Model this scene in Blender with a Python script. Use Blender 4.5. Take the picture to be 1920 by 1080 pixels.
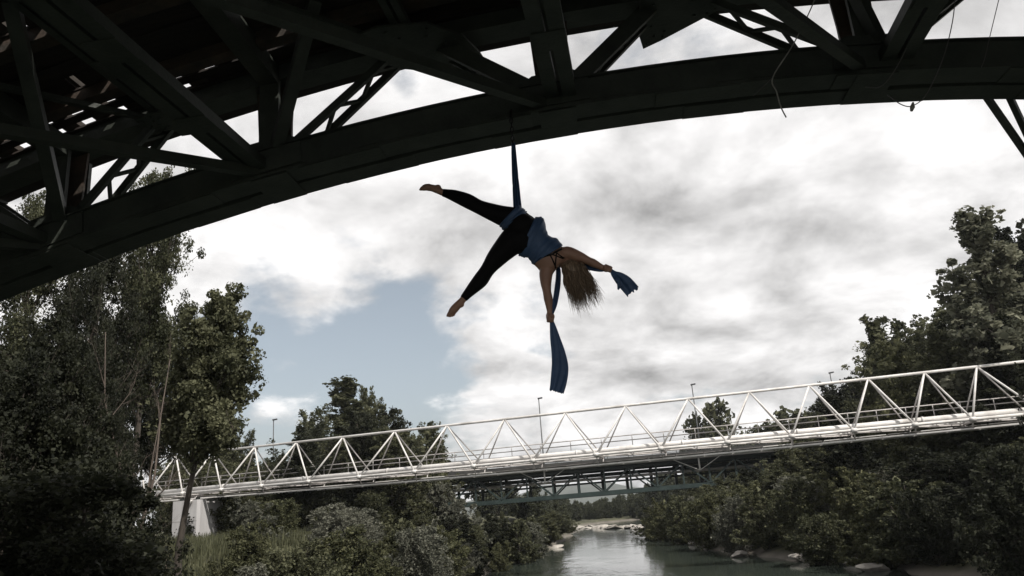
import bpy, math, random
import numpy as np
from mathutils import Vector, Matrix

for o in list(bpy.data.objects):
    bpy.data.objects.remove(o)
scene = bpy.context.scene
col = scene.collection

# ------------------------------------------------------------------ camera
FPX = 1450.0                       # focal length in pixels of the 1920 px wide photograph
PITCH, ROLL = math.radians(16.0), math.radians(4.3)
CAM = np.array([0.0, 0.0, 3.5])
_r0 = np.array([1.0, 0, 0]); _u0 = np.array([0, -math.sin(PITCH), math.cos(PITCH)])
FW = np.array([0, math.cos(PITCH), math.sin(PITCH)])
RT = math.cos(ROLL) * _r0 - math.sin(ROLL) * _u0
UP = math.sin(ROLL) * _r0 + math.cos(ROLL) * _u0
cd = bpy.data.cameras.new('camera'); cam = bpy.data.objects.new('camera', cd); col.objects.link(cam)
cd.sensor_fit = 'HORIZONTAL'; cd.sensor_width = 36.0; cd.lens = 36.0 * FPX / 1920.0
cd.clip_start = 0.05; cd.clip_end = 9000
cam.matrix_world = Matrix(((RT[0], UP[0], -FW[0], CAM[0]), (RT[1], UP[1], -FW[1], CAM[1]), (RT[2], UP[2], -FW[2], CAM[2]), (0, 0, 0, 1)))
scene.camera = cam

# ------------------------------------------------------------------ light
SUN_EL, SUN_AZ = math.radians(50), math.radians(138)     # azimuth clockwise from +Y (view direction)
SDIR = np.array([math.sin(SUN_AZ) * math.cos(SUN_EL), math.cos(SUN_AZ) * math.cos(SUN_EL), math.sin(SUN_EL)])
sl = bpy.data.lights.new('sun', 'SUN'); sl.energy = 4.4; sl.angle = math.radians(0.8); sl.color = (1.0, 0.95, 0.88)
so = bpy.data.objects.new('sun', sl); col.objects.link(so)
so.rotation_euler = Vector(-SDIR).to_track_quat('-Z', 'Y').to_euler()
so.location = (30, -20, 60)

world = bpy.data.worlds.new('World'); scene.world = world; world.use_nodes = True
nt = world.node_tree; nt.nodes.clear()
def nd(t, **k):
    n = nt.nodes.new(t)
    for a, b in k.items(): setattr(n, a, b)
    return n
def lk(a, b): nt.links.new(a, b)
def mth(op, a, b=None, clamp=False):
    n = nd('ShaderNodeMath', operation=op, use_clamp=clamp)
    for i, v in enumerate((a, b)):
        if v is None: continue
        if isinstance(v, (int, float)): n.inputs[i].default_value = v
        else: lk(v, n.inputs[i])
    return n.outputs[0]
def smooth(v, lo, hi):
    n = nd('ShaderNodeMapRange', interpolation_type='SMOOTHSTEP')
    n.inputs[1].default_value = lo; n.inputs[2].default_value = hi
    lk(v, n.inputs[0]); return n.outputs[0]
out = nd('ShaderNodeOutputWorld'); bg = nd('ShaderNodeBackground'); bg.inputs[1].default_value = 0.1
sky = nd('ShaderNodeTexSky', sky_type='NISHITA', sun_disc=False)
sky.sun_elevation = SUN_EL; sky.sun_rotation = SUN_AZ; sky.air_density = 1.0; sky.dust_density = 2.5; sky.ozone_density = 1.0
tc = nd('ShaderNodeTexCoord'); sep = nd('ShaderNodeSeparateXYZ'); lk(tc.outputs['Generated'], sep.inputs[0])
# cloud layer: the view direction meets a flat layer overhead
zc = mth('ADD', mth('MAXIMUM', sep.outputs[2], 0.0), 0.34)
cmb = nd('ShaderNodeCombineXYZ'); lk(mth('DIVIDE', sep.outputs[0], zc), cmb.inputs[0]); lk(mth('DIVIDE', sep.outputs[1], zc), cmb.inputs[1])
def noise(scale, det, rough, off, dist=0.0, src=None):
    mp = nd('ShaderNodeMapping'); mp.inputs['Location'].default_value = off; lk(src or cmb.outputs[0], mp.inputs[0])
    n = nd('ShaderNodeTexNoise'); n.inputs['Scale'].default_value = scale; n.inputs['Detail'].default_value = det
    n.inputs['Roughness'].default_value = rough; n.inputs['Distortion'].default_value = dist
    lk(mp.outputs[0], n.inputs['Vector']); return n.outputs[0]
n_big = noise(1.9, 9, 0.55, (3.1, 7.7, 0.0), 0.15)
n_mid = noise(4.6, 8, 0.55, (11.3, 2.2, 4.0), 0.2)
n_shade = noise(2.3, 7, 0.55, (5.2, 1.4, 9.0), 0.2)
n_fine = noise(9.0, 7, 0.6, (1.2, 8.4, 2.0), 0.2)
n_p0 = noise(3.6, 9, 0.56, (2.0, 4.0, 6.0), 0.25); n_p1 = noise(3.6, 9, 0.56, (2.07, 3.90, 6.0), 0.25)
def patch(px, py, r0, r1):          # 1 inside a patch of sky round a direction of the photograph
    d = RT * (px - 960) / FPX + UP * (540 - py) / FPX + FW; d = d / np.linalg.norm(d)
    v = nd('ShaderNodeVectorMath', operation='DISTANCE'); lk(tc.outputs['Generated'], v.inputs[0]); v.inputs[1].default_value = tuple(d)
    return smooth(mth('MULTIPLY', v.outputs['Value'], -1.0), -r1, -r0)
cov = mth('ADD', mth('MULTIPLY', n_big, 0.55), mth('MULTIPLY', n_mid, 0.45))
for px, py, r0, r1, w in ((590, 680, 0.06, 0.26, 0.165), (720, 760, 0.03, 0.15, 0.06), (820, 700, 0.03, 0.18, 0.12), (480, 700, 0.03, 0.16, 0.07), (700, 560, 0.02, 0.10, 0.06), (930, 520, 0.02, 0.10, 0.07), (765, 160, 0.005, 0.045, 0.15),
                          (1900, 410, 0.02, 0.10, 0.14), (440, 535, 0.02, 0.10, 0.08), (1330, 50, 0.01, 0.07, 0.05), (1190, 285, 0.01, 0.06, 0.09),
                          (1500, 420, 0.10, 0.40, -0.10), (1150, 380, 0.05, 0.20, -0.08), (430, 600, 0.01, 0.06, -0.06), (600, 400, 0.06, 0.24, -0.15), (300, 300, 0.06, 0.24, -0.12), (900, 600, 0.02, 0.10, -0.09), (950, 250, 0.08, 0.25, -0.08)):
    cov = mth('SUBTRACT', cov, mth('MULTIPLY', patch(px, py, r0, r1), w))
alpha = smooth(mth('ADD', cov, mth('ADD', mth('MULTIPLY', mth('SUBTRACT', n_fine, 0.5), 0.14), mth('MULTIPLY', mth('SUBTRACT', n_p0, 0.5), 0.34))), 0.325, 0.485)
thick = smooth(mth('ADD', mth('MULTIPLY', n_shade, 0.75), mth('MULTIPLY', n_p0, 0.25)), 0.40, 0.66)
relief = mth('MULTIPLY', mth('SUBTRACT', n_p0, n_p1), 1.75)
lum = mth('ADD', mth('SUBTRACT', 1.03, mth('MULTIPLY', thick, 0.27)), relief)
lum = mth('MAXIMUM', mth('MINIMUM', lum, 1.25), 0.40)
cl = nd('ShaderNodeMix', data_type='RGBA', blend_type='MULTIPLY'); cl.inputs[0].default_value = 1.0
gc = nd('ShaderNodeCombineXYZ'); [lk(lum, gc.inputs[q]) for q in range(3)]
lk(gc.outputs[0], cl.inputs[6]); cl.inputs[7].default_value = (8.15, 8.03, 7.98, 1)
hsv = nd('ShaderNodeHueSaturation'); hsv.inputs['Hue'].default_value = 0.488; hsv.inputs['Saturation'].default_value = 0.5; hsv.inputs['Value'].default_value = 1.1; lk(sky.outputs[0], hsv.inputs['Color'])
mx = nd('ShaderNodeMix', data_type='RGBA'); lk(alpha, mx.inputs[0]); lk(hsv.outputs[0], mx.inputs[6]); lk(cl.outputs[2], mx.inputs[7])
lk(mx.outputs[2], bg.inputs[0]); lk(bg.outputs[0], out.inputs[0])

vs = scene.view_settings
vs.view_transform = 'Standard'; vs.look = 'None'; vs.gamma = 1.0; vs.exposure = 0.2; vs.use_curve_mapping = False
scene.render.resolution_x, scene.render.resolution_y = 1024, 576
scene.render.engine = 'CYCLES'

# ------------------------------------------------------------------ helpers
rnd = random.Random(7); NR = np.random.default_rng(11)
def ray(x, y): return RT * (x - 960) / FPX + UP * (540 - y) / FPX + FW
def at(x, y, Y): d = ray(x, y); return CAM + d * (Y / d[1])
def nrm(v): v = np.asarray(v, float); return v / (np.linalg.norm(v) + 1e-12)

class MB:                            # collects faces, builds one mesh object
    def __init__(s): s.v = []; s.f = []
    def add(s, v, f):
        n = len(s.v); s.v += [tuple(map(float, p)) for p in v]; s.f += [tuple(i + n for i in q) for q in f]
    def box8(s, c):                  # 8 corners: 4 of one end, 4 of the other, in ring order
        s.add(c, [(3, 2, 1, 0), (4, 5, 6, 7), (0, 1, 5, 4), (1, 2, 6, 5), (2, 3, 7, 6), (3, 0, 4, 7)])
    def beam(s, a, b, w, h, up=(0, 0, 1)):
        a = np.asarray(a, float); b = np.asarray(b, float); d = nrm(b - a)
        x = np.cross(d, up)
        if np.linalg.norm(x) < 1e-4: x = np.cross(d, (0, 1, 0))
        x = nrm(x) * w / 2; y = nrm(np.cross(x, d)) * h / 2
        s.box8([a - x - y, a + x - y, a + x + y, a - x + y, b - x - y, b + x - y, b + x + y, b - x + y])
    def tube(s, pts, rad, n=8, cap=True):
        pts = [np.asarray(p, float) for p in pts]
        if np.isscalar(rad): rad = [rad] * len(pts)
        base = len(s.v); ref = None; rings = []
        for i, p in enumerate(pts):
            d = nrm(pts[min(i + 1, len(pts) - 1)] - pts[max(i - 1, 0)])
            if ref is None: ref = np.cross(d, (0.31, 0.17, 0.93)); 
            x = nrm(ref - d * (ref @ d)); ref = x; y = np.cross(d, x)
            rings.append([p + rad[i] * (math.cos(2 * math.pi * k / n) * x + math.sin(2 * math.pi * k / n) * y) for k in range(n)])
        V = [q for r in rings for q in r]; Fc = []
        for i in range(len(pts) - 1):
            for k in range(n):
                k2 = (k + 1) % n; Fc.append((i * n + k, i * n + k2, (i + 1) * n + k2, (i + 1) * n + k))
        if cap: Fc.append(tuple(range(n - 1, -1, -1))); Fc.append(tuple((len(pts) - 1) * n + k for k in range(n)))
        s.add(V, Fc)
    def build(s, name, mat, parent=None, smooth=False, bevel=0):
        return mesh_obj(name, s.v, s.f, mat, parent, smooth, bevel)
ROOTLOC = {}
def wloc(o):
    while o is not None and o.name not in ROOTLOC: o = o.parent
    return ROOTLOC[o.name] if o is not None else np.zeros(3)
def mesh_obj(name, v, f, mat, parent=None, smooth=False, bevel=0):
    me = bpy.data.meshes.new(name); L = wloc(parent) if parent is not None else np.zeros(3)
    me.from_pydata([tuple(np.asarray(p) - L) for p in v], [], f); me.update()
    if smooth: me.polygons.foreach_set('use_smooth', [True] * len(me.polygons))
    me.materials.append(mat)
    o = bpy.data.objects.new(name, me); col.objects.link(o); o.parent = parent
    if bevel:
        b = o.modifiers.new('bevel', 'BEVEL'); b.width = bevel; b.segments = 2; b.limit_method = 'ANGLE'
    return o
def tag(o, label=None, cat=None, group=None, kind=None):
    if label: o['label'] = label
    if cat: o['category'] = cat
    if group: o['group'] = group
    if kind: o['kind'] = kind
    return o
def thing(name, loc, label, cat, group=None):
    o = bpy.data.objects.new(name, None); o.empty_display_size = 0.2; col.objects.link(o); o.location = tuple(float(q) for q in loc)
    ROOTLOC[o.name] = np.asarray(loc, float); return tag(o, label, cat, group)

# ------------------------------------------------------------------ materials
def mat(name, c1, c2=None, scale=3.0, rough=0.6, metal=0.0, bump=0.0, bscale=None, streak=None, spec=0.5, lo=0.35, hi=0.65, transl=0.0):
    m = bpy.data.materials.new(name); m.use_nodes = True; t = m.node_tree; N = t.nodes; p = N['Principled BSDF']
    p.inputs['Roughness'].default_value = rough; p.inputs['Metallic'].default_value = metal; p.inputs['Specular IOR Level'].default_value = spec
    p.inputs['Base Color'].default_value = (*c1, 1)
    cn = N.new('ShaderNodeTexCoord')
    if c2:
        mp = N.new('ShaderNodeMapping'); t.links.new(cn.outputs['Object'], mp.inputs[0])
        if streak: mp.inputs['Scale'].default_value = streak
        n = N.new('ShaderNodeTexNoise'); n.inputs['Scale'].default_value = scale; n.inputs['Detail'].default_value = 8; n.inputs['Roughness'].default_value = 0.65
        t.links.new(mp.outputs[0], n.inputs[0])
        r = N.new('ShaderNodeValToRGB'); r.color_ramp.elements[0].position = lo; r.color_ramp.elements[1].position = hi
        r.color_ramp.elements[0].color = (*c1, 1); r.color_ramp.elements[1].color = (*c2, 1)
        t.links.new(n.outputs[0], r.inputs[0]); t.links.new(r.outputs[0], p.inputs['Base Color'])
    if bump:
        n2 = N.new('ShaderNodeTexNoise'); n2.inputs['Scale'].default_value = bscale or scale * 6; n2.inputs['Detail'].default_value = 5
        t.links.new(cn.outputs['Object'], n2.inputs[0])
        b = N.new('ShaderNodeBump'); b.inputs['Strength'].default_value = bump; b.inputs['Distance'].default_value = 0.02
        t.links.new(n2.outputs[0], b.inputs['Height']); t.links.new(b.outputs[0], p.inputs['Normal'])
    if transl:
        tr = N.new('ShaderNodeBsdfTranslucent'); ms = N.new('ShaderNodeMixShader'); ms.inputs[0].default_value = transl
        src = p.inputs['Base Color'].links
        if src: t.links.new(src[0].from_socket, tr.inputs[0])
        else: tr.inputs[0].default_value = (*c1, 1)
        t.links.new(p.outputs[0], ms.inputs[1]); t.links.new(tr.outputs[0], ms.inputs[2]); t.links.new(ms.outputs[0], N['Material Output'].inputs[0])
    return m
def leaf_mat(name, dark, light, transl=0.38, rough=0.65):
    m = bpy.data.materials.new(name); m.use_nodes = True; t = m.node_tree; N = t.nodes; p = N['Principled BSDF']
    p.inputs['Roughness'].default_value = rough; p.inputs['Specular IOR Level'].default_value = 0.2
    a = N.new('ShaderNodeAttribute'); a.attribute_name = 'tint'
    oi = N.new('ShaderNodeObjectInfo'); ad = N.new('ShaderNodeMath'); ad.operation = 'MULTIPLY_ADD'; ad.inputs[1].default_value = 0.35; 
    t.links.new(oi.outputs['Random'], ad.inputs[0]); t.links.new(a.outputs['Fac'], ad.inputs[2])
    sb = N.new('ShaderNodeMath'); sb.operation = 'SUBTRACT'; sb.inputs[1].default_value = 0.17; t.links.new(ad.outputs[0], sb.inputs[0])
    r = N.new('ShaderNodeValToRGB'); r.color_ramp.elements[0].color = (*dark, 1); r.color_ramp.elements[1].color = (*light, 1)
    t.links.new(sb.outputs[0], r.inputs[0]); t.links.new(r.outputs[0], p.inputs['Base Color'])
    tr = N.new('ShaderNodeBsdfTranslucent'); t.links.new(r.outputs[0], tr.inputs[0])
    ms = N.new('ShaderNodeMixShader'); ms.inputs[0].default_value = transl
    t.links.new(p.outputs[0], ms.inputs[1]); t.links.new(tr.outputs[0], ms.inputs[2]); t.links.new(ms.outputs[0], N['Material Output'].inputs[0])
    return m
M = dict(
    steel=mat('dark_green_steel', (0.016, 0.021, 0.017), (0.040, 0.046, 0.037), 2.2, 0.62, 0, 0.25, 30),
    steel_rust=mat('rusted_steel', (0.020, 0.018, 0.014), (0.065, 0.042, 0.030), 3.5, 0.75, 0, 0.3, 30),
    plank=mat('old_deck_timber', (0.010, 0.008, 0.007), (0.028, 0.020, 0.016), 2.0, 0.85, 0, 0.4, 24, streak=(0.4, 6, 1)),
    sleeper=mat('pale_sleeper', (0.03, 0.025, 0.02), (0.07, 0.055, 0.045), 2.5, 0.85, 0, 0.3),
    white=mat('white_paint', (0.34, 0.32, 0.30), (0.64, 0.62, 0.60), 1.1, 0.5, 0, 0.05, 20, lo=0.25, hi=0.55),
    whited=mat('weathered_white_paint', (0.30, 0.28, 0.27), (0.55, 0.52, 0.50), 1.2, 0.55),
    grating=mat('walkway_grating', (0.07, 0.065, 0.062), (0.20, 0.19, 0.18), 1.5, 0.7),
    green=mat('green_bridge_paint', (0.010, 0.021, 0.020), (0.022, 0.038, 0.035), 0.8, 0.5),
    deckc=mat('bridge_deck_concrete', (0.028, 0.028, 0.028), (0.055, 0.053, 0.05), 0.8, 0.85),
    conc=mat('pier_concrete', (0.34, 0.33, 0.33), (0.46, 0.45, 0.45), 0.5, 0.85, 0, 0.2, 8, streak=(3, 3, 0.35)),
    conc_old=mat('abutment_concrete', (0.16, 0.155, 0.145), (0.27, 0.26, 0.24), 0.6, 0.9, 0, 0.4, 5, streak=(2, 2, 0.5)),
    rock=mat('bank_rock', (0.20, 0.185, 0.165), (0.42, 0.39, 0.35), 1.6, 0.85, 0, 0.6, 6),
    bark=mat('bark', (0.030, 0.024, 0.019), (0.075, 0.062, 0.050), 2.5, 0.9, 0, 0.5, 12, streak=(4, 4, 0.6)),
    twig=mat('dead_twigs', (0.06, 0.045, 0.037), (0.12, 0.095, 0.078), 3, 0.9),
    lamp=mat('lamp_post_metal', (0.06, 0.062, 0.065), None, rough=0.5, metal=0.3),
    skin=mat('skin', (0.30, 0.165, 0.115), (0.36, 0.205, 0.145), 9, 0.5),
    legg=mat('black_leggings', (0.0045, 0.004, 0.005), None, rough=0.75, spec=0.2),
    bra=mat('black_top', (0.006, 0.0055, 0.006), None, rough=0.7, spec=0.25),
    silk=mat('blue_silk', (0.045, 0.090, 0.190), (0.065, 0.120, 0.240), 6, 0.55, 0, 0.12, 70, transl=0.12),
    hair=mat('brown_hair', (0.095, 0.060, 0.038), (0.38, 0.27, 0.18), 14, 0.5, streak=(6, 6, 0.6), transl=0.15),
    chain=mat('dark_chain', (0.02, 0.02, 0.022), None, rough=0.45, metal=0.8),
    cord=mat('white_cord', (0.40, 0.385, 0.36), (0.24, 0.23, 0.21), 12, 0.8),
    wire=mat('grey_wire', (0.10, 0.095, 0.095), None, rough=0.6),
    eye=mat('eye', (0.6, 0.6, 0.6), None, rough=0.2),
    leaf_a=leaf_mat('leaf_olive', (0.030, 0.035, 0.018), (0.150, 0.152, 0.088)),
    leaf_p=leaf_mat('leaf_poplar', (0.050, 0.056, 0.038), (0.215, 0.215, 0.155)),
    leaf_d=leaf_mat('leaf_dark', (0.008, 0.010, 0.006), (0.046, 0.050, 0.030)),  # dark foliage; under the arch and low on the right it paints in shade
    leaf_w=leaf_mat('leaf_willow', (0.065, 0.070, 0.052), (0.235, 0.232, 0.185)),
    leaf_g=leaf_mat('leaf_scrub', (0.030, 0.035, 0.016), (0.150, 0.150, 0.080)),
    leaf_f=leaf_mat('leaf_far', (0.028, 0.033, 0.020), (0.095, 0.100, 0.060)),
)

# ------------------------------------------------------------------ terrain and river
RY = [-60, 0, 31, 41, 49, 75, 88, 105, 118, 130, 150, 165, 230, 300, 420]
RXR = [15.5, 15.5, 15.2, 13.6, 12.0, 12.2, 13.4, 15.5, 17.0, 20.0, 30.0, 44.0, 100.0, 160.0, 250.0]
RXL = [-15, -12, -7.5, -4.8, -2.9, 2.1, 3.6, 5.3, 6.5, 7.4, 13.0, 32.0, 88.0, 140.0, 230.0]
def sst(x, a, b): t = np.clip((x - a) / (b - a), 0, 1); return t * t * (3 - 2 * t)
def fbm(x, y):
    return (np.sin(x * 0.31 + 1.3 * np.sin(y * 0.23)) * np.cos(y * 0.27 + 0.7 * np.sin(x * 0.19)) * 0.55
            + 0.3 * np.sin(x * 0.83 + y * 0.61 + 1.1 * np.sin(y * 0.7)) + 0.15 * np.sin(x * 1.9 - y * 1.7 + 2 * np.sin(x * 0.9)))
def ground_z(x, y):
    x = np.asarray(x, float); y = np.asarray(y, float)
    xr = np.interp(y, RY, RXR) + 0.5 * np.sin(y * 0.55) + 0.3 * np.sin(y * 1.3 + 1); xl = np.interp(y, RY, RXL) + 0.4 * np.sin(y * 0.5 + 2) + 0.25 * np.sin(y * 1.4)
    dr = x - xr; dl = xl - x
    zr = -1.6 + 1.95 * sst(dr, -2.2, 1.2) + 0.9 * sst(dr, 0.8, 5) + np.clip(dr - 3, 0, 26) * 0.14 + np.clip(dr - 29, 0, 60) * 0.10
    zl = -1.6 + 1.85 * sst(dl, -2.0, 0.8) + 2.4 * sst(dl, 0.6, 6.0) * (1 - 0.85 * sst(y, 110, 150)) + np.clip(dl - 8, 0, 60) * 0.03 * (1 - sst(y, 110, 150))
    z = np.where(dr > -2.2, zr, np.where(dl > -2.0, zl, -1.6))
    far = sst(y, 160, 420)
    amp = np.where(z > 0.2, 0.22, 0.08)
    z = z + amp * fbm(x, y)
    # wooded hill on the right of the valley
    z = z + 30 * sst(dr, 20, 140) * sst(y, 90, 300)
    return z
xs = np.concatenate([np.linspace(-900, -70, 14), np.linspace(-60, -24, 19), np.linspace(-23, 34, 96), np.linspace(36, 90, 28), np.linspace(100, 1200, 18)])
ys = np.concatenate([np.linspace(-300, -40, 8), np.linspace(-30, 18, 17), np.linspace(19, 135, 146), np.linspace(138, 430, 60), np.linspace(460, 2600, 16)])
X, Y = np.meshgrid(xs, ys); Z = ground_z(X, Y)
V = np.stack([X.ravel(), Y.ravel(), Z.ravel()], 1); nx, ny = len(xs), len(ys)
ii = (np.arange(ny - 1)[:, None] * nx + np.arange(nx - 1)[None]).ravel()
FQ = np.stack([ii, ii + 1, ii + nx + 1, ii + nx], 1)
def np_mesh(name, V, FQ, mats, smooth=False):
    me = bpy.data.meshes.new(name); k = FQ.shape[1]
    me.vertices.add(len(V)); me.vertices.foreach_set('co', np.ascontiguousarray(V, dtype=np.float32).ravel())
    me.loops.add(FQ.size); me.loops.foreach_set('vertex_index', np.ascontiguousarray(FQ, dtype=np.int32).ravel())
    me.polygons.add(len(FQ)); me.polygons.foreach_set('loop_start', np.arange(0, FQ.size, k, dtype=np.int32))
    if smooth: me.polygons.foreach_set('use_smooth', np.ones(len(FQ), bool))
    me.update(calc_edges=True)
    for m in mats: me.materials.append(m)
    return me
def ground_material():
    m = bpy.data.materials.new('bank_ground'); m.use_nodes = True; t = m.node_tree; N = t.nodes; p = N['Principled BSDF']; p.inputs['Roughness'].default_value = 0.95
    g = N.new('ShaderNodeNewGeometry'); s = N.new('ShaderNodeSeparateXYZ'); t.links.new(g.outputs['Position'], s.inputs[0])
    n = N.new('ShaderNodeTexNoise'); n.inputs['Scale'].default_value = 0.8; n.inputs['Detail'].default_value = 9; t.links.new(g.outputs['Position'], n.inputs[0])
    r = N.new('ShaderNodeValToRGB'); r.color_ramp.elements[0].position = 0.35; r.color_ramp.elements[1].position = 0.68
    r.color_ramp.elements[0].color = (0.022, 0.022, 0.012, 1); r.color_ramp.elements[1].color = (0.085, 0.085, 0.042, 1); t.links.new(n.outputs[0], r.inputs[0])
    r2 = N.new('ShaderNodeValToRGB'); r2.color_ramp.elements[0].color = (0.055, 0.048, 0.038, 1); r2.color_ramp.elements[1].color = (0.20, 0.18, 0.155, 1); t.links.new(n.outputs[0], r2.inputs[0])
    mr = N.new('ShaderNodeMapRange'); mr.inputs[1].default_value = 0.10; mr.inputs[2].default_value = 0.40; t.links.new(s.outputs[2], mr.inputs[0])
    mx = N.new('ShaderNodeMix'); mx.data_type = 'RGBA'; t.links.new(mr.outputs[0], mx.inputs[0]); t.links.new(r2.outputs[0], mx.inputs[6]); t.links.new(r.outputs[0], mx.inputs[7])
    t.links.new(mx.outputs[2], p.inputs['Base Color'])
    b = N.new('ShaderNodeBump'); b.inputs['Distance'].default_value = 0.15; b.inputs['Strength'].default_value = 0.7; t.links.new(n.outputs[0], b.inputs['Height']); t.links.new(b.outputs[0], p.inputs['Normal'])
    return m
go = bpy.data.objects.new('ground', np_mesh('ground', V, FQ, [ground_material()], True)); col.objects.link(go); tag(go, kind='structure')
def water_material():
    m = bpy.data.materials.new('river_water'); m.use_nodes = True; t = m.node_tree; N = t.nodes; p = N['Principled BSDF']
    p.inputs['Base Color'].default_value = (0.035, 0.044, 0.036, 1); p.inputs['Roughness'].default_value = 0.08; p.inputs['IOR'].default_value = 1.33; p.inputs['Specular IOR Level'].default_value = 0.5
    g = N.new('ShaderNodeNewGeometry')
    mp = N.new('ShaderNodeMapping'); mp.inputs['Scale'].default_value = (1.0, 0.35, 1); t.links.new(g.outputs['Position'], mp.inputs[0])
    n = N.new('ShaderNodeTexNoise'); n.inputs['Scale'].default_value = 0.55; n.inputs['Detail'].default_value = 5; n.inputs['Roughness'].default_value = 0.6; t.links.new(mp.outputs[0], n.inputs[0])
    n3 = N.new('ShaderNodeTexNoise'); n3.inputs['Scale'].default_value = 0.09; n3.inputs['Detail'].default_value = 3; t.links.new(mp.outputs[0], n3.inputs[0])
    mr = N.new('ShaderNodeMapRange'); mr.inputs[1].default_value = 0.42; mr.inputs[2].default_value = 0.6; mr.inputs[3].default_value = 0.01; mr.inputs[4].default_value = 0.13; t.links.new(n3.outputs[0], mr.inputs[0])
    b = N.new('ShaderNodeBump'); b.inputs['Distance'].default_value = 1.0; t.links.new(mr.outputs[0], b.inputs['Strength']); t.links.new(n.outputs[0], b.inputs['Height']); t.links.new(b.outputs[0], p.inputs['Normal'])
    return m
wm = MB(); wm.add([(-200, -290, 0), (400, -290, 0), (400, 460, 0), (-200, 460, 0)], [(0, 1, 2, 3)])
tag(wm.build('river', water_material()), kind='structure')
# far ridge closing the valley
hm = MB(); hx = np.linspace(-900, 1500, 60); hv = []
for k, x in enumerate(hx):
    h = 26 + 22 * math.sin(x * 0.004 + 1) + 8 * math.sin(x * 0.017) + 5 * math.sin(x * 0.041)
    hv += [(x, 1500, -3), (x, 1700, h * 0.75), (x, 1900, h), (x, 2400, h * 0.4)]
hm.add(hv, [(4 * k + j, 4 * k + 4 + j, 4 * k + 5 + j, 4 * k + 1 + j) for k in range(59) for j in range(3)])
tag(hm.build('hills', mat('far_hill_woods', (0.03, 0.037, 0.028), (0.06, 0.068, 0.052), 0.02, 0.95), smooth=True), kind='structure')

# ------------------------------------------------------------------ dark steel arch bridge overhead
AZ = math.radians(5.2624); BN = np.array([math.sin(AZ), math.cos(AZ), 0]); BA = np.array([math.cos(AZ), -math.sin(AZ), 0])
def par(s): return 7.17562 + 0.055878 * s - 0.0217214 * s * s
def W(s, D, z): return BA * s + BN * D + np.array([0, 0, z])
def WP(s, D, off): return W(s, D, par(s) + off)
def onD(x, y, D): d = ray(x, y); return CAM + d * (D / (BN @ d))
def on_arch(x, y, off):              # where the line of sight meets the arched surface at this height over the lower chord
    d = ray(x, y); t = np.linspace(1, 30, 30000); P = CAM + d * t[:, None]; s = P @ BA
    i = int(np.argmax(P[:, 2] - (7.17562 + 0.055878 * s - 0.0217214 * s * s) - off > 0)); return s[i], P[i] @ BN
S0, S1 = -12.6, 14.6
arch = thing('arch_bridge', W(0, 4, 0), 'dark green steel arch bridge overhead with timber deck', 'bridge')
def sweep(D0, D1, o0, o1, s0, s1, step=0.35):
    k = max(2, int((s1 - s0) / step) + 1); m = MB(); ss = np.linspace(s0, s1, k); v = []; f = []
    for s in ss: v += [WP(s, D0, o0), WP(s, D1, o0), WP(s, D1, o1), WP(s, D0, o1)]
    for i in range(k - 1):
        a = 4 * i
        for j in range(4): f.append((a + j, a + (j + 1) % 4, a + 4 + (j + 1) % 4, a + 4 + j))
    f += [(3, 2, 1, 0), tuple(4 * (k - 1) + j for j in range(4))]
    m.add(v, f); return m
LN = [-11.4, -9.4, -7.35, -5.19, -2.95, -0.07, 2.91, 5.7, 8.3, 10.7, 13.0]       # lower nodes along the bridge
UN = [-10.4, -8.4, -6.3, -3.98, -1.42, 1.22, 4.3, 7.0, 9.5, 11.8]
st = M['steel']
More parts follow.
